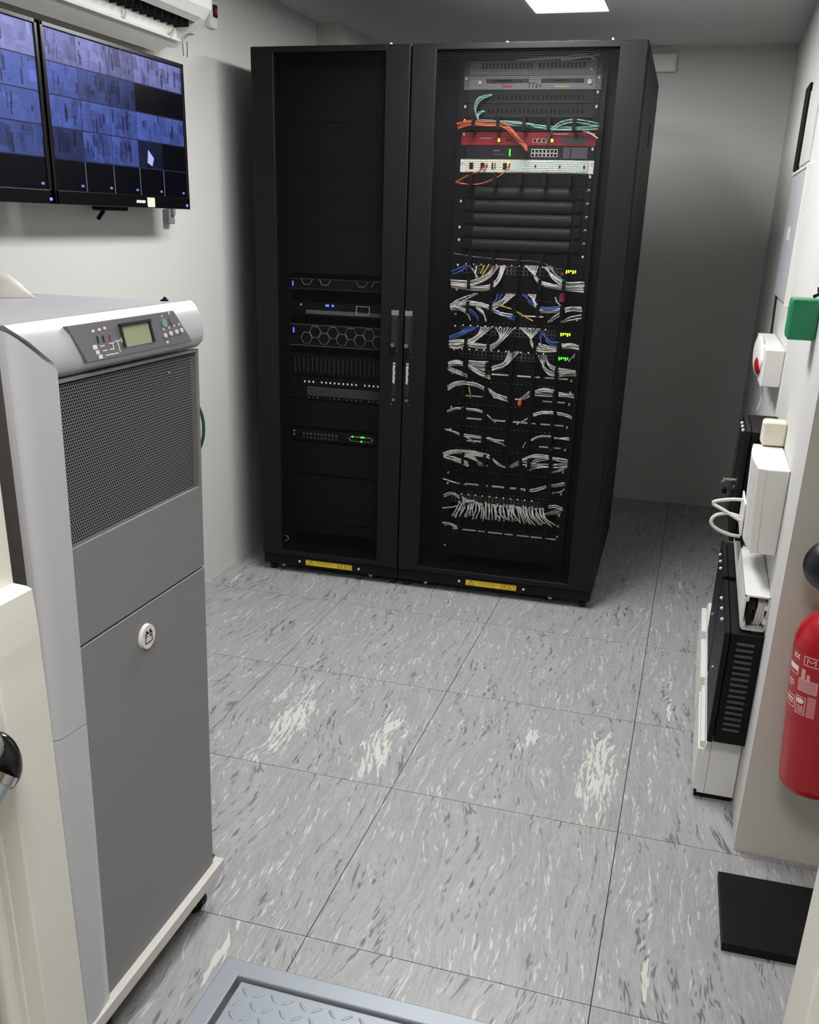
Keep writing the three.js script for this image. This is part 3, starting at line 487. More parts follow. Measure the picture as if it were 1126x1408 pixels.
// split air conditioner
{
  const t = thing('air_conditioner', 'white split air conditioner high on the left wall above the monitors', 'air conditioner', [-1.70, 1.92, 0.1]);
  const za = -0.45, zb = 0.58;
  const body = [[-1.79, 1.935], [-1.715, 1.928], [-1.690, 1.944], [-1.690, 2.02], [-1.628, 2.02], [-1.622, 1.992], [-1.600, 2.004], [-1.582, 2.03], [-1.575, 2.08], [-1.58, 2.20], [-1.60, 2.215], [-1.79, 2.215]];
  mesh('casing', sweep(body, za + 0.035, zb - 0.035, 'xy', 0), M.white, t);
  const cap = [[-1.79, 1.935], [-1.715, 1.927], [-1.65, 1.970], [-1.605, 2.002], [-1.582, 2.03], [-1.575, 2.08], [-1.58, 2.20], [-1.60, 2.215], [-1.79, 2.215]];
  mesh('end_cap', sweep(cap, za, za + 0.036, 'xy', 0.003), M.white, t); mesh('end_cap', sweep(cap, zb - 0.036, zb, 'xy', 0.003), M.white, t);
  mesh('air_outlet', bx(-1.689, -1.629, 2.005, 2.019, za + 0.036, zb - 0.036), M.blackDeep, t);
  for (let i = 0; i < 24; i++) mesh('vane', bx(-1.686, -1.632, 1.975, 2.01, za + 0.06 + i * 0.04, za + 0.0615 + i * 0.04), M.charcoal, t);
  mesh('louver', [bar([-1.686, 1.9435, za + 0.03], [-1.686, 1.9435, zb - 0.03], 0.0045), sweep([[-1.69, 1.941], [-1.75, 1.908], [-1.752, 1.911], [-1.69, 1.946]], za + 0.05, zb - 0.05, 'xy')], M.white, t);
  mesh('louver_pin', bar([-1.686, 1.944, -0.36], [-1.665, 1.965, -0.36], 0.006), M.white, t); mesh('louver_pin', bar([-1.686, 1.944, -0.10], [-1.672, 1.972, -0.10], 0.004), M.white, t);
  mesh('label_tag', bx(-1.660, -1.640, 1.9615, 1.9625, za + 0.006, za + 0.026), M.greyFace, t);
  const c = thing('sensor_wires', 'two thin black wires hanging from the air conditioner corner', 'wire', [-1.72, 1.90, -0.5]);
  mesh('wire', [bar([-1.76, 1.985, -0.575], [-1.765, 1.925, -0.590], 0.0015, 5), bar([-1.755, 1.97, -0.60], [-1.765, 1.925, -0.615], 0.0015, 5)], M.black, c);
  const s = thing('isolator_switch', 'small white wall switch with dark red face beside the air conditioner', 'switch', [-1.79, 2.04, -0.84]);
  mesh('box', bx(-1.79, -1.768, 2.048, 2.130, -0.858, -0.806, 0.004), M.white, s); mesh('rocker', bx(-1.769, -1.763, 2.082, 2.122, -0.853, -0.822, 0.003), M.black, s); mesh('red_mark', bx(-1.764, -1.762, 2.092, 2.110, -0.848, -0.832), M.redFace, s);
}

// ---------------------------------------------------------------- the two black server cabinets
const RT = 0.0208, RC = Math.cos(RT), RS = Math.sin(RT);
const rackPos = (s, y, w) => [-1.6388 + RC * s - RS * w, y, -0.8418 - RS * s - RC * w];   // s along the front, w into the cabinets
const D0 = 0.15;                                                                          // equipment faces sit this far behind the doors
const PITCH = 0.04475, UTOP = 1.9095;                                                     // height units of the right cabinet
function perforated(x0, x1, y0, y1, z, p = 0.0062, bw = 0.00115) {
  const v = [], quad = (a, b, c, d) => v.push(a, c, z, b, c, z, b, d, z, a, c, z, b, d, z, a, d, z);
  const rows = Math.round((y1 - y0) / p);
  for (let j = 0; j <= rows; j++) quad(x0, x1, y0 + j * p - bw / 2, y0 + j * p + bw / 2);
  for (let j = 0; j < rows; j++) for (let x = x0 + (j & 1 ? p / 2 : 0); x < x1; x += p) quad(x - bw / 2, x + bw / 2, y0 + j * p + bw / 2, y0 + (j + 1) * p - bw / 2);
  const g = new THREE.BufferGeometry(); g.setAttribute('position', new THREE.Float32BufferAttribute(v, 3)); g.setAttribute('uv', new THREE.Float32BufferAttribute(new Float32Array(v.length / 3 * 2), 2)); g.computeVertexNormals(); return g;
}
const warnMap = canvasMap(420, 64, (c, w, h) => {
  c.fillStyle = '#f2d02c'; c.fillRect(0, 0, w, h); c.strokeStyle = '#2a2410'; c.lineWidth = 4; c.beginPath(); c.moveTo(48, 8); c.lineTo(78, 54); c.lineTo(18, 54); c.closePath(); c.stroke(); c.fillStyle = '#2a2410'; c.fillRect(46, 24, 5, 16); c.fillRect(46, 44, 5, 5);
  c.fillStyle = 'rgba(60,50,15,0.55)'; for (let i = 0; i < 4; i++) c.fillRect(100, 14 + i * 10, 170 - (i % 2) * 30, 3);
  c.lineWidth = 3; c.strokeRect(292, 12, 30, 40); c.strokeRect(330, 10, 26, 42); c.strokeRect(366, 12, 40, 40); c.beginPath(); c.moveTo(296, 50); c.lineTo(318, 16); c.moveTo(370, 48); c.lineTo(400, 18); c.stroke();
});
const logoMap = canvasMap(512, 64, (c, w, h) => { c.fillStyle = '#17171a'; c.fillRect(0, 0, w, h); c.fillStyle = '#e8a52a'; c.fillRect(10, 14, 26, 36); c.fillStyle = '#eceae4'; c.font = 'italic bold 54px sans-serif'; c.textBaseline = 'middle'; c.fillText('NetShelter', 44, 34, 440); });
function cabinet(label, s0, W, hinge, labelAt) {
  const t = turned('server_cabinet', label, 'server cabinet', rackPos(s0, 0, 0), RT);
  const H = 1.994, Dp = 1.07, yb = 0.032;                              // local: x right, y up, z towards the camera
  mesh('side_panel', bx(0.001, 0.006, 0.075, H - 0.01, -Dp + 0.02, -0.34), M.blackSatin, t);
  mesh('side_panel', bx(0.001, 0.006, 0.075, H - 0.01, -0.335, -0.036), M.blackSatin, t);
  mesh('side_panel', bx(W - 0.006, W - 0.001, 0.075, H - 0.01, -Dp + 0.02, -0.34), M.blackSatin, t);
  mesh('side_panel', bx(W - 0.006, W - 0.001, 0.075, H - 0.01, -0.335, -0.036), M.blackSatin, t);
  mesh('side_latch', [bx(W - 0.0012, W + 0.0008, 1.72, 1.80, -0.66, -0.63), bx(W - 0.0012, W + 0.0008, 1.02, 1.10, -0.66, -0.63)], M.blackDeep, t);
  mesh('top_panel', [bx(0.004, W - 0.004, H - 0.012, H, -Dp, -0.030, 0.003)], M.blackSatin, t);
  mesh('rear_panel', bx(0.004, W - 0.004, yb, H - 0.01, -Dp, -Dp + 0.006), M.black, t);
  mesh('base', [bx(0.002, W - 0.002, yb, 0.074, -Dp, -0.012, 0.003)], M.black, t);
  for (const x of [0.012, W - 0.042]) for (const z of [-0.06, -Dp + 0.02]) mesh('post', bx(x, x + 0.03, 0.07, H - 0.012, z, z + 0.03), M.black, t);
  for (const x of [0.03, W - 0.03]) for (const z of [-0.045, -Dp + 0.05]) mesh('foot', [cyl(0.014, 0.014, 0.018, x, 0.009, z), cyl(0.006, 0.006, 0.03, x, 0.025, z)], M.rubber, t);
  mesh('roller', [cyl(0.008, 0.008, 0.006, W * 0.15, 0.030, -0.018, 'z'), cyl(0.008, 0.008, 0.006, W * 0.80, 0.030, -0.018, 'z')], M.steel, t);
  mesh('top_bolt', [ball(0.006, W * 0.40, H + 0.003, -0.06), ball(0.007, W * 0.85, H + 0.004, -0.05)], M.steel, t);
  const c = W / 2, rail = (x) => bx(x - 0.02, x + 0.02, 0.08, H - 0.02, -D0 - 0.03, -D0 - 0.004);
  mesh('mounting_rail', rail(c - 0.240), M.blackSatin, t); mesh('mounting_rail', rail(c + 0.240), M.blackSatin, t);
  mesh('partition', [bx(0.02, c - 0.262, 0.08, H - 0.02, -D0 - 0.05, -D0 - 0.04), bx(c + 0.262, W - 0.02, 0.08, H - 0.02, -D0 - 0.05, -D0 - 0.04)], M.black, t);
  // door
  const x0 = 0.0025, x1 = W - 0.0025, y0 = 0.078, y1 = H - 0.004, a = 0.090, b = W - 0.093, e = 0.100, f = H - 0.024;
  const door = mesh('door', [bx(x0, a, y0, y1, -0.034, 0, 0.004), bx(b, x1, y0, y1, -0.034, 0, 0.004), bx(a - 0.004, b + 0.004, y0, e, -0.034, 0, 0.003), bx(a - 0.004, b + 0.004, f, y1, -0.034, 0, 0.003)], M.blackSatin, t);
  mesh('perforated_sheet', perforated(a, b, e, f, -0.012), M.meshBlack, door);
  const hx = hinge === 'left' ? W - 0.034 : 0.019, hs = hinge === 'left' ? -1 : 1;
  const hd = mesh('handle', [bx(hx - 0.016, hx + 0.016, 0.955, 1.112, 0, 0.004, 0.002), bx(hx - 0.011, hx + 0.011, 0.972, 1.090, 0.004, 0.020, 0.005)], M.charcoal, door);
  mesh('lock', cyl(0.0088, 0.0080, 0.008, hx - 0.001, 0.985, 0.0235, 'z', 20), M.chrome, hd); mesh('handle_plate', bx(hx - 0.014, hx + 0.014, 1.092, 1.110, 0.004, 0.007, 0.001), M.midGrey, hd);
  const lg = new THREE.PlaneGeometry(0.128, 0.0155).rotateZ(-Math.PI / 2).translate(hx, 0.856, 0.0006);
  mesh('name_plate', lg, std(0xffffff, 0.4, 0, { map: logoMap }), door);
  mesh('key_barrel', [cyl(0.0060, 0.0060, 0.004, hx, 0.775, 0.001, 'z'), ball(0.0022, hx + 0.008 * hs, 0.758, 0.001)], M.brass, door);
  // base strip with warning label
  const lb = new THREE.PlaneGeometry(0.208, 0.0225).translate(labelAt, 0.0525, -0.0115);
  mesh('warning_label', lb, std(0xffffff, 0.45, 0, { map: warnMap }), t);
  mesh('base_screw', [ball(0.0052, labelAt - 0.132, 0.0535, -0.012), ball(0.0052, labelAt + 0.134, 0.0515, -0.012)], M.white, t);
  return t;
}
cabinet('left black server cabinet with perforated door, half as lit inside', 0, 0.602, 'left', 0.296);
const rackB = cabinet('right, wider black server cabinet full of cables behind its perforated door', 0.602, 0.7957, 'right', 0.394);
{ // white cage nuts along the right cabinet's rails
  const g = []; for (let i = 0; i < 40; i += 1) for (const x of [-0.2325, 0.2325]) if (rnd() < 0.62) g.push(bx(0.3979 + x - 0.0032, 0.3979 + x + 0.0032, UTOP - i * PITCH - 0.012, UTOP - i * PITCH - 0.004, -D0 + 0.003, -D0 + 0.006));
  const q = mesh('cage_nuts', g, M.white, rackB); q.userData.kind = 'stuff';
}
const CA = 0.301, CB = 1.0;                                            // centre lines of the two cabinets
function unit(name, label, category, centre, top, units, group, face = M.black, ears = face, depth = 0.30) {
  const h = units * PITCH - 0.0015, t = turned(name, label, category, rackPos(centre, top - h, D0), RT, group);
  mesh('chassis', bx(-0.219, 0.219, 0.001, h - 0.001, -depth, -0.002), M.black, t);
  mesh('face', [bx(-0.222, 0.222, 0, h, -0.003, 0.002, 0.0008)], face, t);
  mesh('ear', bx(-0.2413, -0.222, 0, h, -0.003, 0.0005), ears, t); mesh('ear', bx(0.222, 0.2413, 0, h, -0.003, 0.0005), ears, t);
  t.userData.h = h; return t;
}
const U = (i) => UTOP - i * PITCH;
const part = (n, list, m, t, stuff) => { const q = mesh(n, list, m, t); if (stuff) q.userData.kind = 'stuff'; return q; };
function portRow(t, x0, x1, n, y, w, h, m = M.blackDeep, rim = null, gap = 0) {
  const g = [], r = []; for (let i = 0; i < n; i++) { const x = x0 + (x1 - x0) * i / (n - 1) + (gap && i >= n / 2 ? 0 : 0); g.push(bx(x - w / 2, x + w / 2, y - h / 2, y + h / 2, 0.0018, 0.0032)); if (rim) r.push(bx(x - w / 2 - 0.0014, x + w / 2 + 0.0014, y - h / 2 - 0.0014, y + h / 2 + 0.0014, 0.001, 0.0026)); }
  if (rim) part('port_rims', r, rim, t, true); part('ports', g, m, t, true);
}
// ---- right cabinet, from the top down
{
  let t = unit('patch_bay', 'topmost grey patch panel with orange lettering in the right cabinet', 'patch panel', CB, U(-1), 1, null, M.greyFace, M.darkGrey);
  portRow(t, -0.176, -0.004, 14, 0.028, 0.0068, 0.017); portRow(t, 0.026, 0.178, 12, 0.028, 0.0068, 0.017);
  part('lettering', [-0.078, -0.068, -0.058, -0.048, -0.037, 0.033, 0.044, 0.055, 0.066, 0.076].map((x) => bx(x, x + 0.0065, 0.008 + (Math.abs(x * 1000) % 3) * 0.0004, 0.015, 0.0015, 0.0026)), std(0xb58a2c, 0.5), t, true);
  part('thumb_screw', [ball(0.005, 0.205, 0.016, 0.003)], M.white, t);
  part('wire_hank', [tube([[-0.06, 0.047, -0.01], [0.02, 0.050, 0.006], [0.10, 0.052, 0.012], [0.18, 0.058, 0.01], [0.215, 0.045, 0.0]], 0.0035, 24, 6), tube([[0.0, 0.049, 0.008], [0.09, 0.05, 0.016], [0.19, 0.052, 0.012]], 0.004, 20, 6), tube([[0.10, 0.046, 0.016], [0.17, 0.05, 0.02], [0.225, 0.06, 0.0]], 0.004, 20, 6)], M.whiteCable, t);
  t = unit('patch_bay', 'grey patch panel with white thumb screws and red and yellow tags', 'patch panel', CB, U(0), 1, null, M.greyFace, M.midGrey);
  portRow(t, -0.157, -0.013, 24, 0.0265, 0.0048, 0.013); portRow(t, 0.037, 0.179, 24, 0.0265, 0.0048, 0.013);
  part('red_tag', [bx(-0.104, -0.068, 0.006, 0.014, 0.0015, 0.0026)], std(0xb0424a, 0.5), t); part('yellow_tag', [bx(0.08, 0.13, 0.006, 0.0125, 0.0015, 0.0026)], std(0xb6ad6a, 0.5), t);
  part('thumb_screw', [cyl(0.009, 0.008, 0.009, 0.202, 0.022, 0.005, 'z')], M.white, t); part('thumb_screw', [cyl(0.006, 0.0055, 0.007, -0.183, 0.022, 0.004, 'z')], M.white, t);
  const pen = (x, pts) => bar([x + pts[0], pts[1], 0.0024], [x + pts[2], pts[3], 0.0024], 0.0009, 4);
  part('handwriting', [pen(-0.012, [0, 0.019, 0.009, 0.020]), pen(-0.012, [0.009, 0.020, 0.004, 0.006]), pen(0.002, [0, 0.019, 0.008, 0.020]), pen(0.002, [0.008, 0.02, 0.003, 0.006]), pen(0.016, [0, 0.016, 0.007, 0.018]), pen(0.016, [0.007, 0.018, 0, 0.007]), pen(0.016, [0, 0.007, 0.008, 0.007]), pen(0.029, [0.005, 0.019, 0, 0.011]), pen(0.029, [0, 0.011, 0.006, 0.007]), pen(0.029, [0.006, 0.007, 0.003, 0.013])], M.blackDeep, t);
  for (const k of [1, 2]) {
    t = unit('patch_bay', k === 1 ? 'black patch panel right under the two grey panels, few teal cables' : 'black patch panel just above the orange cable bundle', 'patch panel', CB, U(k), 1, null, M.charcoal, M.blackSatin);
    portRow(t, -0.178, 0.185, 24, 0.021, 0.0085, 0.015); part('label_rail', [bx(-0.2, 0.2, 0.036, 0.0405, 0.001, 0.0035)], M.blackSatin, t);
  }
  t = unit('firewall', 'red network firewall with dark oval emblem in the right cabinet', 'firewall', CB, U(4), 1, null, M.redFace, M.redFace);
  part('emblem', [cyl(0.5, 0.5, 0.003, 0, 0, 0.0, 'z', 32).scale(0.096, 0.026, 1).translate(0.168, 0.019, 0.003)], M.darkGrey, t);
  portRow(t, 0.026, 0.058, 3, 0.0165, 0.010, 0.010, M.blackDeep, M.white); portRow(t, -0.074, -0.062, 2, 0.017, 0.006, 0.009, M.blackDeep, M.pink);
  part('status_light', [bx(-0.107, -0.1, 0.012, 0.022, 0.002, 0.0045)], M.ledYellow, t); part('status_light', [bx(0.084, 0.091, 0.012, 0.022, 0.002, 0.0045)], M.ledYellow, t);
  part('name_mark', [bx(-0.172, -0.132, 0.021, 0.0245, 0.0015, 0.0026), bx(0.088, 0.140, 0.0355, 0.039, 0.0015, 0.0026)], std(0xc8a2a4, 0.5), t);
  t = unit('network_router', 'dark network unit with two rows of white ports under the red firewall', 'router', CB, U(5), 1, null, M.charcoal, M.blackSatin);
  portRow(t, 0.022, 0.104, 7, 0.0275, 0.0095, 0.0095, M.blackDeep, M.white); portRow(t, 0.022, 0.104, 7, 0.0145, 0.0095, 0.0095, M.blackDeep, M.white);
  part('status_light', [bx(-0.0632, -0.0588, 0.010, 0.033, 0.002, 0.0045)], M.ledGreen, t); part('name_mark', [bx(-0.122, -0.098, 0.026, 0.030, 0.0015, 0.0026), bx(-0.12, -0.082, 0.0145, 0.0155, 0.0015, 0.0026)], M.purple, t);
  part('cover_panel', [bx(0.13, 0.155, 0.004, 0.04, 0.001, 0.004, 0.001), bx(0.158, 0.215, 0.004, 0.04, 0.001, 0.004, 0.001)], M.darkGrey, t);
  t = unit('network_router', 'cream modular router with ribbed pale right half', 'router', CB, U(6), 1, null, M.cream, M.white);
  portRow(t, -0.200, -0.076, 4, 0.021, 0.015, 0.022, M.charcoal); part('port_marks', [bx(-0.118, -0.114, 0.008, 0.034, 0.003, 0.0042), bx(-0.160, -0.150, 0.008, 0.013, 0.002, 0.004)], M.cream, t, true);
  part('blank_cover', [bx(-0.056, 0.222, 0.003, 0.040, 0.001, 0.005, 0.001)], std(0xc3cfc9, 0.5), t);
  part('ribs', Array.from({ length: 46 }, (_, i) => bx(-0.053 + i * 0.0058, -0.051 + i * 0.0058, 0.005, 0.038 - (i % 3) * 0.003, 0.0045, 0.0068)), std(0xd3ddd6, 0.5), t, true);
  part('latch', [bx(0.033, 0.038, 0.017, 0.026, 0.005, 0.009), bx(0.120, 0.125, 0.017, 0.026, 0.005, 0.009), bx(0.206, 0.211, 0.017, 0.026, 0.005, 0.009)], M.charcoal, t);
  part('status_light', [bx(-0.066, -0.060, 0.024, 0.034, 0.003, 0.0055)], M.ledYellow, t);
  const nth = ['topmost', 'second', 'third', 'fourth', 'lowest'];
  for (let k = 0; k < 5; k++) {
    t = unit('filler_unit', `black rounded blank drawer, ${nth[k]} of five stacked above the cable rows`, 'blank panel', CB, U(8 + k), 1, 'five black blank drawers', M.blackSatin);
    part('bar', [new THREE.CylinderGeometry(0.020, 0.020, 0.36, 16, 1, false).rotateZ(Math.PI / 2).scale(1, 1, 0.6).translate(0, 0.020, 0.004)], M.charcoal, t);
    part('end_latch', [bx(-0.215, -0.190, 0.006, 0.036, 0.001, 0.010, 0.002)], M.black, t); part('end_latch', [bx(0.190, 0.215, 0.006, 0.036, 0.001, 0.010, 0.002)], M.black, t);
    part('catch', [bx(0.224, 0.239, 0.030, 0.037, 0.0, 0.007, 0.001)], M.darkGrey, t);
  }
}
function manager(i, label) {
  const t = unit('cable_manager', label, 'cable manager', CB, U(i), 1, 'black cable managers with rings', M.blackDeep, M.black, 0.02);
  const off = i < 12 ? -0.012 : i > 28 ? 0.012 : 0;
  for (const x of [-0.176, -0.088, 0.004, 0.090, 0.178]) { const a = x + off; mesh('ring', [bx(a - 0.006, a + 0.006, 0.000, 0.004, 0, 0.062, 0.001), bx(a - 0.006, a + 0.006, 0.039, 0.043, 0, 0.062, 0.001), bx(a - 0.006, a + 0.006, 0.000, 0.043, 0.058, 0.062, 0.001)], M.black, t); }
}
const managers = { 3: 'carrying the orange and teal cables', 7: 'under the cream router', 13: 'holding one thin pink cable', 15: 'under the topmost switch', 17: 'holding blue and white cables', 20: 'under the second switch', 22: 'under the third switch', 24: 'above the orange plug row', 26: 'below the orange plug row', 28: 'with four sparse white cables', 30: 'with the thick looped white cables', 32: 'above the densely plugged switch', 36: 'lowest one, with two short white cables' };
for (const k of Object.keys(managers)) manager(+k, 'black ringed cable manager ' + managers[k]);
const patches = { 16: 'with blue and white plugs below the topmost switch', 18: 'between the blue-white cables and the second switch', 23: 'under the third switch with four white label strips', 25: 'with one orange plug', 27: 'second below the orange plug', 29: 'third below the orange plug', 31: 'behind the thick looped white cables', 33: 'above the densely plugged switch', 37: 'lowest, with eight white label strips' };
for (const [k, w] of Object.entries(patches)) {
  const t = unit('patch_bay', 'black patch panel ' + w, 'patch panel', CB, U(+k), 1, null, M.black, M.black);
  portRow(t, -0.200, 0.200, 24, 0.013, 0.0085, 0.011, M.blackDeep);
  part('contacts', Array.from({ length: 24 }, (_, i) => i).filter((i) => i % 6 !== 5).map((i) => bx(-0.200 + i * 0.0174 - 0.0014, -0.200 + i * 0.0174 + 0.0014, 0.006, 0.0092, 0.0032, 0.0046)), M.greyFace, t, true);
  for (const [ax, ay, ex, ey] of LABEL_STRIPS['S' + k] ?? []) { const y = Math.min(0.04, Math.max(0.022, (ay + ey) / 2 - (U(+k) - PITCH))); mesh('label_strip', bx(ax, ex, y - 0.0028, y + 0.0028, 0.002, 0.004), M.white, t); }
}
const switches = { 14: ['topmost', 1], 19: ['second', 1], 21: ['third', 1], 34: ['densely plugged', 0] };
for (const [k, [w, lit]] of Object.entries(switches)) {
  const t = unit('network_switch', `black network switch with many cables, ${w} ${lit ? 'of three with green lights' : 'near the cabinet bottom'}`, 'network switch', CB, U(+k), 1, null, M.black, M.black);
  portRow(t, -0.205, 0.150, 24, 0.0300, 0.0115, 0.0105, M.blackDeep, M.midGrey); portRow(t, -0.205, 0.150, 24, 0.0145, 0.0115, 0.0105, M.blackDeep, M.midGrey);
  if (lit) part('lights', [0, 1, 2, 3, 4].map((i) => bx(0.176 + i * 0.008, 0.1805 + i * 0.008, 0.020 + (i * 7 % 3) * 0.003, 0.032, 0.002, 0.0045)), k == 21 ? M.ledGreen : M.ledYellow, t, true);
  part('port_lights', Array.from({ length: 12 }, (_, i) => bx(-0.203 + i * 0.029, -0.199 + i * 0.029, 0.0385, 0.0415, 0.002, 0.004)), M.ledWhite, t, true);
  if (k == 14) part('red_light', [bx(0.160, 0.166, 0.016, 0.022, 0.002, 0.004)], glow(0xff4030, 1), t);
}
{
  const t = unit('blank_filler', 'plain black blank panel at the bottom of the right cabinet', 'blank panel', CB, U(38), 2, null, M.blackSatin); part('ridge', [bx(-0.2, 0.2, 0.070, 0.074, 0.001, 0.004)], M.black, t);
  const p = turned('cable_plug', 'orange cable plug standing out among white cables', 'plug', rackPos(CB + 0.042, 0.766, D0 - 0.012), RT); mesh('plug', bx(-0.0068, 0.0068, 0, 0.0235, -0.010, 0.012, 0.003), std(0xff7a22, 0.4), p); mesh('lead', bar([0, 0.002, 0.0], [0, -0.006, 0.004], 0.003, 6), M.orange, p);
  const b = turned('plug_adapter', 'magenta plug adapter in the blue and white cable row', 'plug', rackPos(CB + 0.172, 1.160, D0 - 0.010), RT); mesh('adapter', [bx(-0.0105, 0.0105, 0, 0.032, -0.008, 0.010, 0.002), bx(-0.002, 0.002, 0.002, 0.03, 0.010, 0.012)], M.pink, b);
}
// ---- patch cables of the right cabinet
const whereCables = {
  A: 'at the ringed manager above the red firewall', B: 'hanging in front of the cream router', C: 'strung above the topmost switch', D: 'swept left below the topmost switch', E: 'swept right below the topmost switch',
  F: 'in the left half of the blue and white row', G: 'in the right half of the blue and white row', H: 'fanning left from the second switch', I: 'fanning right from the second switch', J: 'fanning left from the third switch', K: 'fanning right from the third switch',
  L: 'left in the row of the orange plug', M: 'right of the orange plug in its row', N: 'left in the sparse row under the orange plug', O: 'right in the sparse row under the orange plug', P: 'left in the second row under the orange plug', Q: 'right in the second row under the orange plug',
  R: 'in the thick looped row, left side', S: 'in the thick looped row, right side', T: 'alone, left above the dense plugged row', U: 'at the right above the dense plugged row', V: 'at the left end of the dense plugged row', W: 'short, upright in the dense plugged row', X: 'at the right end of the dense plugged row', Y: 'left, in the lowest cable row',
};
const cableInk = { w: ['white', M.whiteCable], b: ['blue', M.blue], y: ['yellow', std(0xcdb23a, 0.5)], t: ['teal', M.teal], o: ['orange', M.orange], p: ['thin pink', M.purple], g: ['pale green', M.lime] };
const tally = {}, runRank = new Map(), nthWord = (i) => i + (i % 10 === 1 && i % 100 !== 11 ? 'st' : i % 10 === 2 && i % 100 !== 12 ? 'nd' : i % 10 === 3 && i % 100 !== 13 ? 'rd' : 'th');
for (const run of CABLE_RUNS) (tally[run[0] + run[1]] ??= []).push(run);
for (const [k, l] of Object.entries(tally)) { const up = k[0] !== 'W', m = (r) => { let s = 0; for (let q = up ? 1 : 0; q < r[4].length; q += 3) s += r[4][q]; return s / r[4].length * 3; }; l.sort((a, b) => up ? m(b) - m(a) : m(a) - m(b)).forEach((r, i) => runRank.set(r, l.length < 2 ? '' : up ? `, ${nthWord(i + 1)} bundle down` : `, ${nthWord(i + 1)} from left`)); }
for (const run of CABLE_RUNS) {
  const [key, ink, n0, sp, pts] = run;
  const n = n0 > 4 ? Math.ceil(n0 * 0.72) : n0, [word, mat] = cableInk[ink], k = 0.00056, r = ink === 'o' && n > 2 ? 0.0042 : ink === 'p' ? 0.0015 : n > 4 ? 0.0021 : 0.0025;
  const rp = rackPos(CB, 0, 0);
  for (let i = 0; i < n; i++) {
    const f = n > 1 ? i / (n - 1) * 2 - 1 : 0, c = [];
    for (let q = 0; q < pts.length; q += 3) {
      const port = pts[q + 2] > 0.13, m = Math.min(sp, 13);
      const dx = port ? f * sp * k : jit(0.0006) + f * m * k * 0.25, dy = port ? jit(0.0006) : -f * m * k + jit(0.0009), dz = port ? 0 : jit(0.007);
      c.push([pts[q] + dx, pts[q + 1] + dy, -pts[q + 2] + dz]);
    }
    const mid = c[(c.length / 2) | 0];
    const label = `${word} patch cable ${whereCables[key]}${runRank.get(run)}`;
    const t = turned('patch_cable', label, 'cable', rackPos(CB + mid[0], mid[1], -mid[2]), RT, key === 'W' ? 'short upright white patch cables' : label.replace('cable', 'cables'));
    mesh('cable', tube(c.map((p) => [p[0] - mid[0], p[1] - mid[1], p[2] - mid[2]]), r, Math.max(5, c.length * 4), 5), mat, t);
    if (pts[2] > 0.13) mesh('connector', bx(c[0][0] - mid[0] - 0.0025, c[0][0] - mid[0] + 0.0025, c[0][1] - mid[1] - 0.003, c[0][1] - mid[1] + 0.003, c[0][2] - mid[2] - 0.005, c[0][2] - mid[2] + 0.006), mat, t);
  }
}
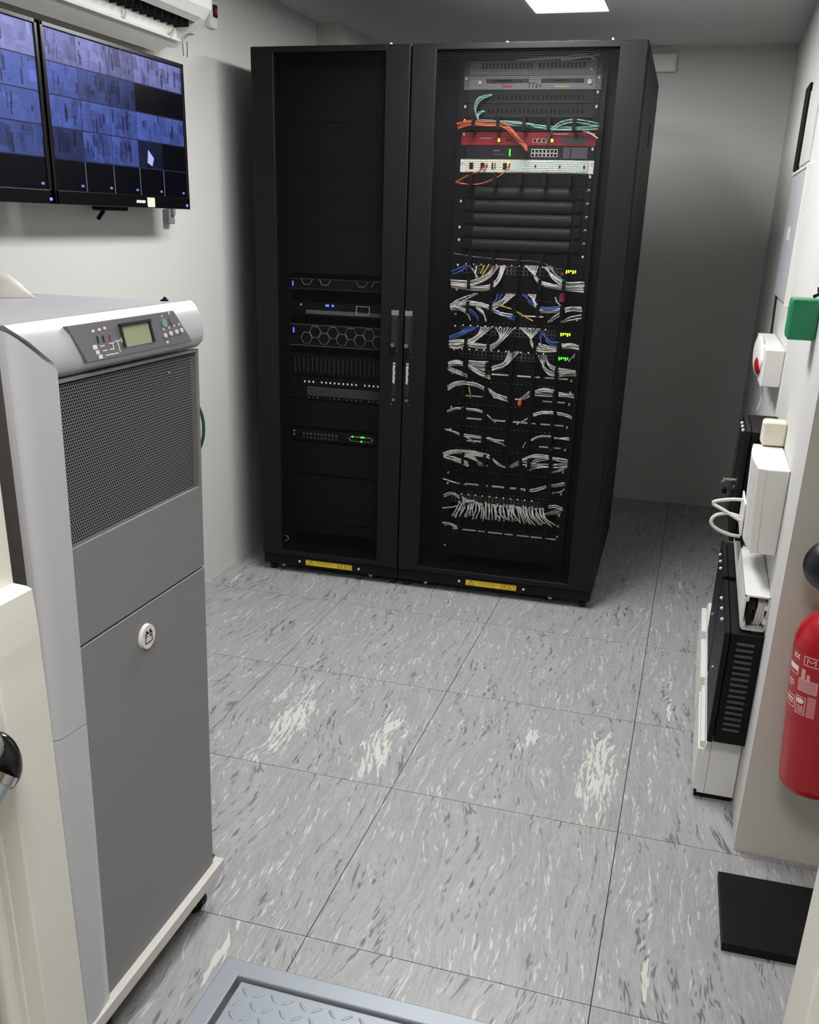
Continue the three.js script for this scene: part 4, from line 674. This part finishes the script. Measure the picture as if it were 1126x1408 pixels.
// ---- left cabinet
{
  const hexes = (t, list, y0, y1, R) => {
    const g = []; for (const [x, y, only] of list) for (let k = 0; k < 6; k++) {
      const a = k * Math.PI / 3, b = a + Math.PI / 3; let A = [x + R * Math.cos(a), y + R * Math.sin(a)], B = [x + R * Math.cos(b), y + R * Math.sin(b)];
      if (Math.max(A[1], B[1]) > y1 + 0.004 || Math.min(A[1], B[1]) < y0 - 0.004) continue; g.push(bar([A[0], A[1], 0.006], [B[0], B[1], 0.006], 0.0016, 5));
    } part('hex_lattice', g, M.greyFace, t, true);
  };
  let t = unit('rack_server', 'one-unit server with faint hexagon grille and blue light, topmost in the left cabinet', 'server', CA, 1.203, 1, null, M.black);
  part('edge_strip', [bx(-0.222, 0.222, 0.0395, 0.041, 0.001, 0.004), bx(-0.222, 0.222, 0.0015, 0.003, 0.001, 0.004)], M.darkGrey, t); hexes(t, [[-0.145, 0.040], [-0.068, 0.040], [0.085, 0.040], [0.150, 0.020]], 0.004, 0.040, 0.024);
  part('status_light', [bx(-0.2065, -0.2035, 0.012, 0.030, 0.002, 0.005)], M.ledBlue, t);
  t = unit('rack_server', 'flat storage unit with grey lower strip, two blue lights and white framed tag', 'server', CA, 1.112, 1.25, null, M.black);
  part('grey_strip', [bx(-0.150, 0.222, 0.008, 0.024, 0.001, 0.008, 0.002)], M.midGrey, t); part('status_light', [bx(-0.066, -0.052, 0.040, 0.047, 0.002, 0.005)], M.ledBlue, t); part('status_light', [bx(-0.040, -0.032, 0.040, 0.047, 0.002, 0.005)], M.ledBlue, t);
  part('lock', [ball(0.004, -0.172, 0.042, 0.003)], M.white, t); part('tag_frame', [bx(0.064, 0.119, 0.0465, 0.0485, 0.006, 0.010), bx(0.064, 0.119, 0.0145, 0.0165, 0.006, 0.010), bx(0.064, 0.066, 0.0145, 0.0485, 0.006, 0.010), bx(0.117, 0.119, 0.0145, 0.0485, 0.006, 0.010)], M.white, t);
  t = unit('rack_server', 'two-unit server with bold grey hexagon lattice bezel', 'server', CA, 1.026, 2, null, M.black);
  part('edge_strip', [bx(-0.222, 0.222, 0.084, 0.086, 0.001, 0.004), bx(-0.222, 0.222, 0.0025, 0.0045, 0.001, 0.004)], M.midGrey, t);
  hexes(t, [[-0.148, 0.034], [-0.110, 0.059], [-0.072, 0.034], [-0.034, 0.059], [0.004, 0.034], [0.042, 0.059], [0.080, 0.034], [0.118, 0.059], [0.156, 0.034]], 0.006, 0.083, 0.0245);
  part('status_light', [bx(-0.2065, -0.2025, 0.052, 0.072, 0.002, 0.005)], M.ledBlue, t);
  t = unit('rack_server', 'two-unit server with a row of upright drive bays', 'server', CA, 0.908, 2, null, M.blackDeep);
  for (let i = 0; i < 22; i++) mesh('drive_bay', bx(-0.205 + i * 0.0188, -0.190 + i * 0.0188, 0.010, 0.082, 0.001, 0.008, 0.002), M.blackSatin, t);
  part('drive_handles', Array.from({ length: 22 }, (_, i) => bx(-0.1985 + i * 0.0188, -0.1965 + i * 0.0188, 0.018, 0.074, 0.0075, 0.0105)), M.darkGrey, t, true);
  t = unit('storage_shelf', 'storage shelf with a grey band between two rows of lit dots', 'storage', CA, 0.816, 2, null, M.black);
  part('grey_band', [bx(-0.148, 0.222, 0.012, 0.048, 0.001, 0.010, 0.003)], M.darkGrey, t);
  part('lit_dots', Array.from({ length: 18 }, (_, i) => i).filter((i) => ![3, 13].includes(i)).map((i) => ball(0.0037, -0.158 + i * 0.0186, 0.068, 0.003, 1, 1, 0.5, 8)), std(0xf5f2d8, 0.4, 0, { emissive: 0xfff6d0, emissiveIntensity: 0.5 }), t, true);
  part('lower_dots', Array.from({ length: 17 }, (_, i) => i).filter((i) => ![3, 4, 8, 13].includes(i)).map((i) => ball(0.0026, -0.140 + i * 0.0186, 0.004, 0.003, 1, 1, 0.5, 8)), M.white, t, true);
  t = unit('network_switch', 'small-ported unit with white outline and green lights in the left cabinet', 'network switch', CA, 0.596, 1, null, M.black);
  portRow(t, -0.165, -0.02, 10, 0.026, 0.008, 0.008, M.midGrey); portRow(t, -0.165, -0.02, 10, 0.010, 0.008, 0.008, M.darkGrey);
  part('outline', [bar([0.045, 0.030, 0.004], [0.130, 0.030, 0.004], 0.0013, 5), bar([0.045, 0.012, 0.004], [0.130, 0.012, 0.004], 0.0013, 5), bar([0.045, 0.030, 0.004], [0.036, 0.021, 0.004], 0.0013, 5), bar([0.036, 0.021, 0.004], [0.045, 0.012, 0.004], 0.0013, 5), bar([0.130, 0.030, 0.004], [0.141, 0.021, 0.004], 0.0013, 5), bar([0.141, 0.021, 0.004], [0.130, 0.012, 0.004], 0.0013, 5)], M.white, t, true);
  part('status_light', [ball(0.0036, 0.052, 0.030, 0.004), ball(0.0036, 0.091, 0.030, 0.004), ball(0.0036, 0.100, 0.030, 0.004), ball(0.0036, 0.091, 0.012, 0.004)], M.ledGreen, t, true); part('ear_screw', [ball(0.0032, -0.208, 0.034, 0.003), ball(0.0032, -0.208, 0.019, 0.003)], M.white, t);
  const fill = [[1.94, 4], [1.76, 4], [1.58, 4], [1.40, 4], [0.72, 2.5], [0.54, 3], [0.40, 3.6], [0.238, 1], [0.19, 1]];
  fill.forEach(([y, u], i) => { const q = unit('blank_filler', ['black blank panel at the very top of the left cabinet', 'black blank panel, second from the left cabinet top', 'black blank panel, third from the left cabinet top', 'black blank panel directly above the topmost server', 'black blank panel below the lit dot rows', 'black panel under the green-lit unit', 'large black battery panel low in the left cabinet', 'narrow black blank panel under the battery panel', 'lowest narrow black blank panel in the left cabinet'][i], 'blank panel', CA, y, u, null, M.black); part('edge_strip', [bx(-0.222, 0.222, u * PITCH - 0.006, u * PITCH - 0.003, 0.001, 0.004)], M.blackSatin, q); });
  const c = turned('tie_loop', 'thin pale loop of wire at the bottom of the left cabinet', 'wire', rackPos(CA - 0.255, 0.11, D0 - 0.02), RT);
  mesh('loop', new THREE.TorusGeometry(0.02, 0.0014, 6, 28).scale(1, 0.62, 1).translate(0, 0.0, 0), M.whiteCable, c);
}

// ---------------------------------------------------------------- right wall
function wallThing(name, label, category, z, y, group) { return thing(name, label, category, [WX(z), y, z], group); }
// three black boxes with louvred sides; front (hinged lid) towards the room
function blackBox(label, z0, z1, y0, y1, slots, nearer) {
  const t = wallThing('battery_box', label, 'wall box', (z0 + z1) / 2, y0, 'black wall boxes'), xw = WX((z0 + z1) / 2) - 0.001, xf = 0.187;
  mesh('body', bx(xf + 0.016, xw, y0, y1, z0, z1, 0.002), M.black, t);
  mesh('lid', bx(xf, xf + 0.014, y0 - 0.002, y1 + 0.002, z0 - 0.002, z1 + 0.002, 0.003), M.blackSatin, t);
  if (slots) for (let i = 0; i < 16; i++) mesh('louvre', bx(xf + 0.032, xw - 0.020, y0 + 0.038 + i * 0.0158, y0 + 0.0445 + i * 0.0158, z1 - 0.001, z1 + 0.0035, 0.0016), M.darkGrey, t);
  for (let i = 0; i < 3; i++) mesh('screw_cap', [ball(0.0045, xf - 0.003, y1 - 0.012, z0 + (z1 - z0) * (0.30 + i * 0.2)), cyl(0.003, 0.003, 0.006, xf - 0.001, y1 - 0.012, z0 + (z1 - z0) * (0.30 + i * 0.2), 'x', 8)], M.white, t);
  mesh('top_ticks', Array.from({ length: 9 }, (_, i) => bx(xw - 0.030, xw - 0.012, y1 - 0.0005, y1 + 0.0008, z0 + 0.03 + i * (z1 - z0 - 0.06) / 8, z0 + 0.034 + i * (z1 - z0 - 0.06) / 8)), M.midGrey, t);
  mesh('lid_lock', cyl(0.006, 0.006, 0.006, xf - 0.002, y0 + 0.12, (z0 + z1) / 2, 'x', 14), M.chrome, t);
  return t;
}
blackBox('black steel wall box with louvred side, nearest and lowest', 0.03, 0.421, 0.203, 0.507, true);
blackBox('black steel wall box behind the louvred one at the same height', -0.34, -0.005, 0.203, 0.507, false);
blackBox('black steel wall box hung highest, with keys in its lock', -0.275, 0.0, 0.615, 0.922, false);
{
  const k = thing('key_bunch', 'small bunch of keys hanging from the upper black box', 'keys', [0.18, 0.74, -0.12]);
  mesh('key', [bar([0.187, 0.757, -0.13], [0.158, 0.757, -0.13], 0.005), cyl(0.009, 0.009, 0.003, 0.155, 0.755, -0.13, 'x', 16)], M.chrome, k);
  mesh('ring', new THREE.TorusGeometry(0.012, 0.0016, 6, 20).translate(0.160, 0.742, -0.13), M.steel, k);
  mesh('tag', [bx(0.154, 0.168, 0.716, 0.732, -0.15, -0.12, 0.003)], M.black, k);
}
// cable trunking with an open end
{
  const t = wallThing('cable_trunking', 'white cable trunking with open end full of leads, above the louvred box', 'trunking', 0.05, 0.51), z0 = -0.36, z1 = 0.400, y0 = 0.512, y1 = 0.603, xl = 0.222, xr = WX(0.05) - 0.003;
  mesh('channel', [bx(xl, xr, y0, y0 + 0.004, z0, z1), bx(xl, xl + 0.004, y0, y1, z0, z1), bx(xr - 0.003, xr, y0, y1, z0, z1), bx(xl, xr, y1 - 0.004, y1, z0, z1), bx(xl, xr, y0, y1, z0 + 0.10, z0 + 0.11)], M.white, t);
  mesh('inner_lip', [bx(xl + 0.004, xl + 0.010, y0 + 0.004, y0 + 0.020, z1 - 0.03, z1), bx(xl + 0.004, xl + 0.010, y1 - 0.016, y1 - 0.004, z1 - 0.03, z1), bx(xr - 0.010, xr - 0.003, y0 + 0.02, y0 + 0.034, z1 - 0.03, z1), bx(xr - 0.010, xr - 0.003, y1 - 0.035, y1 - 0.022, z1 - 0.03, z1)], M.white, t);
  const b = thing('cable_coil', 'coiled black lead stuffed in the open end of the trunking', 'cable', [0.24, 0.516, 0.38]);
  mesh('coil', [0, 1, 2, 3].map((i) => new THREE.TorusGeometry(0.022 - i * 0.003, 0.0042, 8, 24).rotateY(0.5).scale(0.5, 1.4, 1).translate(0.2425 + i * 0.001, 0.552, 0.375 + i * 0.005)), M.rubber, b);
  const w = thing('cable_bundle', 'three white leads inside the open end of the trunking', 'cable', [0.262, 0.52, 0.38]);
  for (let i = 0; i < 3; i++) mesh('lead', tube([[0.256 + i * 0.006, 0.597, 0.30], [0.259 + i * 0.006, 0.575, 0.378], [0.255 + i * 0.007, 0.545, 0.386], [0.252 + i * 0.006, 0.520, 0.37]], 0.0034, 14, 6), M.whiteCable, w);
}
// white alarm panel with a bulged cover
{
  const t = wallThing('alarm_control_box', 'large white plastic box with bulged cover above the trunking', 'wall box', 0.18, 0.685), z0 = 0.035, z1 = 0.335, y0 = 0.688, y1 = 0.900, xr = WX(0.18) - 0.002;
  const prof = [[xr, y0], [0.226, y0], [0.217, y0 + 0.004], [0.206, y1 - 0.012], [0.212, y1], [xr - 0.004, y1]];
  mesh('base', sweep([[xr, y0], [0.236, y0 + 0.001], [0.226, y1 - 0.002], [xr, y1 - 0.001]], z0, z1, 'xy', 0.003), M.white, t);
  const cov = []; const st = 14; for (let i = 0; i < st; i++) { const a = i / st, b = (i + 1) / st, mid = (a + b) / 2, bulge = 0.014 * Math.sin(Math.PI * mid); cov.push(sweep([[0.236, y0 + 0.001], [0.221 - bulge, y0 + 0.001], [0.209 - bulge * 0.7, y1 - 0.002], [0.2265, y1 - 0.002]], z0 + (z1 - z0) * a, z0 + (z1 - z0) * b, 'xy')); }
  mesh('cover', cov, std(0xe9e8e4, 0.42), t);
  const c = wallThing('junction_box', 'small cream junction box behind the white panel', 'wall box', 0.0, 0.902); mesh('box', bx(0.225, WX(0) - 0.001, 0.902, 0.963, 0.002, 0.066, 0.006), M.cream, c); mesh('lid_line', bx(0.2235, 0.226, 0.908, 0.958, 0.010, 0.058, 0.001), M.white, c);
  const f = thing('antenna_flap', 'thin white plastic edge standing in front of the white panel', 'flap', [0.20, 0.62, 0.18]); mesh('flap', bx(0.200, 0.204, 0.69, 0.775, 0.06, 0.20, 0.001), M.white, f);
  for (const [lab, pts] of [['upper white cable loop sticking out from the white wall box', [[0.206, 0.765, 0.12], [0.17, 0.763, 0.12], [0.128, 0.752, 0.12], [0.126, 0.748, 0.12], [0.155, 0.735, 0.13], [0.203, 0.712, 0.14]]], ['lower white cable loop sticking out from the white wall box', [[0.206, 0.720, 0.13], [0.165, 0.727, 0.13], [0.134, 0.716, 0.13], [0.128, 0.698, 0.13], [0.145, 0.682, 0.13], [0.180, 0.670, 0.13], [0.206, 0.668, 0.13]]]]) {
    const q = thing('cable_loop', lab, 'cable', [0.17, 0.70, 0.12]); mesh('cable', tube(pts, 0.0045, 40, 8), M.whiteCable, q);
  }
}
// white low unit on the floor under the boxes
{
  const t = wallThing('floor_heater', 'low white long unit standing on the floor under the black boxes', 'heater', -0.1, 0), z0 = -0.66, z1 = 0.372, xr = WX(0) - 0.004;
  mesh('casing', [sweep([[xr, 0.018], [0.186, 0.018], [0.186, 0.150], [0.192, 0.178], [xr, 0.180]], z0, z1, 'xy', 0.003)], M.white, t);
  mesh('front_panel', [bx(0.172, 0.188, 0.024, 0.150, 0.02, z1 - 0.004, 0.004), bx(0.176, 0.188, 0.150, 0.170, 0.02, z1 - 0.01, 0.003)], M.white, t);
  mesh('front_panel', bx(0.172, 0.188, 0.024, 0.160, -0.36, -0.06, 0.004), M.white, t); mesh('front_panel', bx(0.172, 0.188, 0.024, 0.160, -0.65, -0.43, 0.004), M.white, t);
  mesh('foot_strip', bx(0.180, xr - 0.004, 0, 0.018, z0 + 0.02, z1 - 0.012), M.black, t);
  mesh('end_seam', bx(0.2035, 0.2045, 0.022, 0.176, z1 - 0.001, z1 + 0.0006), M.midGrey, t);
}
// long white unit with red window, higher up
{
  const t = wallThing('alarm_sounder', 'white wall unit with rounded cover and red window below the green box', 'wall unit', -0.68, 0.985), z0 = -0.92, z1 = -0.405, xr = WX(-0.6) - 0.002;
  mesh('base', bx(0.229, xr, 0.986, 1.096, z0, z1, 0.004), M.white, t);
  mesh('cover', [ball(1, 0, 0, 0, 0.015, 0.060, 0.205, 28).translate(0.2275, 1.050, -0.665)], M.white, t);
  mesh('red_window', [ball(1, 0, 0, 0, 0.0150, 0.030, 0.07, 20).translate(0.2262, 1.035, -0.545)], M.red, t);
  const w = wallThing('sensor_lead', 'thin white wires dropping below the wall unit with red window', 'wire', -0.75, 0.88); mesh('wire', [tube([[0.255, 0.99, -0.70], [0.25, 0.95, -0.70], [0.262, 0.915, -0.72], [0.255, 0.86, -0.74]], 0.0025, 14, 6), tube([[0.235, 0.975, -0.66], [0.246, 0.955, -0.69], [0.262, 0.93, -0.71]], 0.002, 12, 6)], M.whiteCable, w);
}
{
  const t = wallThing('call_point', 'green emergency call point box on the right wall', 'call point', 0.375, 1.198);
  mesh('box', bx(0.221, WX(0.37) - 0.001, 1.1985, 1.286, 0.33, 0.418, 0.004).translate(0, 0, -0.075), M.green, t); mesh('face', bx(0.2195, 0.223, 1.206, 1.279, 0.262, 0.336, 0.001), M.green, t); mesh('seam', bx(0.2225, WX(0.37), 1.2785, 1.2795, 0.3435, 0.3438), std(0x176a46, 0.5), t);
  const p = wallThing('document_holder', 'long glossy pale panel on the right wall above the call point', 'panel', -0.87, 1.21);
  mesh('backing', bx(WX(-0.87) - 0.012, WX(-0.87) - 0.001, 1.212, 1.612, -1.20, -0.582, 0.002), std(0xd0cfd6, 0.3), p); mesh('frame', [bx(WX(-0.6) - 0.016, WX(-0.6), 1.208, 1.616, -0.588, -0.578, 0.001), bx(WX(-0.87) - 0.016, WX(-0.87), 1.608, 1.617, -1.20, -0.58, 0.001)], M.white, p); mesh('sticker', bx(WX(-0.9) - 0.0135, WX(-0.9) - 0.011, 1.40, 1.44, -1.02, -0.93), std(0xf4f3f6, 0.4), p);
  const q = wallThing('wall_duct_cover', 'narrow black slot beside white cover high on the right wall', 'duct', -1.2, 1.6);
  mesh('slot', bx(WX(-1.2) - 0.010, WX(-1.2), 1.63, 1.90, -1.34, -1.17, 0.002), M.blackDeep, q); mesh('cover', bx(WX(-0.9) - 0.008, WX(-0.9), 1.63, 1.86, -1.06, -0.72, 0.002), M.wall, q);
  const c = wallThing('wall_cable', 'black cable running down the right wall behind the white unit', 'cable', -1.1, 0.9); mesh('cable', tube([[WX(-1.2) - 0.004, 1.40, -1.28], [WX(-1.15) - 0.004, 1.30, -1.24], [WX(-1.1) - 0.004, 1.17, -1.2], [WX(-1.1) - 0.004, 1.05, -1.14], [WX(-1.1) - 0.004, 0.90, -1.1]], 0.004, 30, 6), M.black, c);
  const k = wallThing('wire_end', 'short black wire end poking out above the green box', 'wire', 0.32, 1.29); mesh('wire', [bar([WX(0.3), 1.298, 0.30], [WX(0.3) - 0.016, 1.292, 0.315], 0.004), bar([WX(0.3) - 0.006, 1.297, 0.305], [WX(0.3) - 0.008, 1.311, 0.30], 0.003)], M.black, k);
  const v = thing('vent_box', 'small white box on the back wall beside the right cabinet top', 'vent', [-0.35, 2.13, -2.63]); mesh('box', bx(-0.48, -0.239, 2.130, 2.207, -2.652, -2.615, 0.004), M.white, v); mesh('cover', bx(-0.47, -0.247, 2.136, 2.201, -2.616, -2.612, 0.002), M.white, v);
}
// black slab on the floor
{
  const t = thing('floor_pad', 'flat black slab lying on the floor under the extinguisher', 'pad', [0.43, 0, 0.84]);
  mesh('slab', sweep([[0.240, 0.708], [0.66, 0.696], [0.665, 0.945], [0.246, 0.958]], 0, 0.022, 'xz', 0.003), M.black, t);
}
// fire extinguisher on the wall end
{
  const t = turned('fire_extinguisher', 'red fire extinguisher with printed labels and black horn on the right', 'fire extinguisher', [0.4155, 0.265, 0.660], 0);
  t.rotation.z = 0.068;
  const R = 0.080, H = 0.40;
  const pr = [[0, 0], [0.060, 0.0], [0.072, 0.004], [0.079, 0.014], [R, 0.028], [R, 0.340], [0.0775, 0.362], [0.069, 0.384], [0.055, 0.403], [0.036, 0.418], [0.022, 0.426], [0.021, 0.438], [0, 0.438]];
  const g = new THREE.LatheGeometry(pr.map(([r, y]) => new THREE.Vector2(r, y)), 64);
  mesh('cylinder', g, std(0xb0141e, 0.25), t);
  const prt = canvasMap(512, 512, (c, w, h) => {
    c.fillStyle = '#b0141e'; c.fillRect(0, 0, w, h); c.strokeStyle = c.fillStyle = '#efe6e4'; c.lineWidth = 4;
    c.font = 'bold 46px sans-serif'; c.save(); c.translate(60, 66); c.rotate(0.08); c.fillText('EX', 0, 0); c.restore(); c.strokeRect(150, 28, 92, 60); c.beginPath(); c.moveTo(172, 78); c.lineTo(172, 42); c.lineTo(196, 62); c.lineTo(220, 42); c.lineTo(220, 78); c.stroke();
    c.fillRect(20, 120, 90, 36); c.strokeRect(20, 120, 92, 60); c.globalAlpha = 0.72; c.fillRect(124, 190, 120, 90); c.fillRect(140, 120, 26, 70); c.fillRect(176, 150, 20, 40); c.globalAlpha = 1; c.fillStyle = '#b0141e'; for (let i = 0; i < 9; i++) c.fillRect(128, 198 + i * 9, 110, 3);
    c.fillStyle = '#efe6e4'; c.fillRect(22, 236, 60, 8); c.fillRect(22, 254, 72, 6); c.fillRect(22, 272, 50, 6); c.strokeRect(20, 340, 90, 80); c.fillRect(28, 360, 70, 14); c.fillRect(28, 386, 70, 8); c.beginPath(); c.ellipse(150, 350, 26, 20, 0, 0, 7); c.fill(); c.strokeRect(124, 320, 60, 124); for (let i = 0; i < 6; i++) c.fillRect(134, 384 + i * 9, 42, 3); c.globalAlpha = 0.5; c.fillRect(196, 300, 48, 150); c.globalAlpha = 1;
    c.fillStyle = '#f1efe9'; c.fillRect(300, 110, 212, 330); c.fillStyle = '#9a968e'; for (let i = 0; i < 14; i++) c.fillRect(318, 136 + i * 20, 150 - (i % 3) * 26, 4); c.fillStyle = '#8b8f94'; c.fillRect(306, 412, 200, 22);
  });
  // wrap the print around the side that faces the room: theta -100..+20 degrees from the front
  const lw = new THREE.CylinderGeometry(R + 0.0006, R + 0.0006, 0.165, 48, 1, true, -Math.PI * 0.50, Math.PI * 0.78).translate(0, 0.262, 0);
  mesh('printed_label', lw, std(0xffffff, 0.3, 0, { map: prt }), t);
  mesh('valve', [cyl(0.018, 0.018, 0.05, 0, 0.455, 0), cyl(0.010, 0.010, 0.06, 0.02, 0.470, 0.02, 'x')], M.brass, t);
  mesh('lever', [bx(-0.012, 0.012, 0.456, 0.464, -0.03, 0.09, 0.003), bx(-0.010, 0.010, 0.492, 0.499, -0.03, 0.08, 0.003), bx(-0.010, 0.010, 0.456, 0.497, -0.032, -0.026)], M.black, t);
  const hn = mesh('horn', [ball(0.054, -0.028, 0.527, 0.022, 1, 1, 1, 32), cyl(0.054, 0.022, 0.14, 0.042, 0.527, 0.022, 'x', 32)], std(0x1a1a1c, 0.35), t); mesh('brass_tip', cyl(0.006, 0.006, 0.03, -0.040, 0.462, 0.022), M.brass, hn);
  mesh('bracket', [bx(-0.02, 0.02, 0.10, 0.36, -0.092, -0.081, 0.002), bx(-0.03, 0.03, 0.30, 0.32, -0.09, -0.078, 0.002)], M.steel, t);
}
for (const o of scene.children) o.traverse((q) => { delete q.userData.o; delete q.userData.h; });
renderer.render(scene, camera);
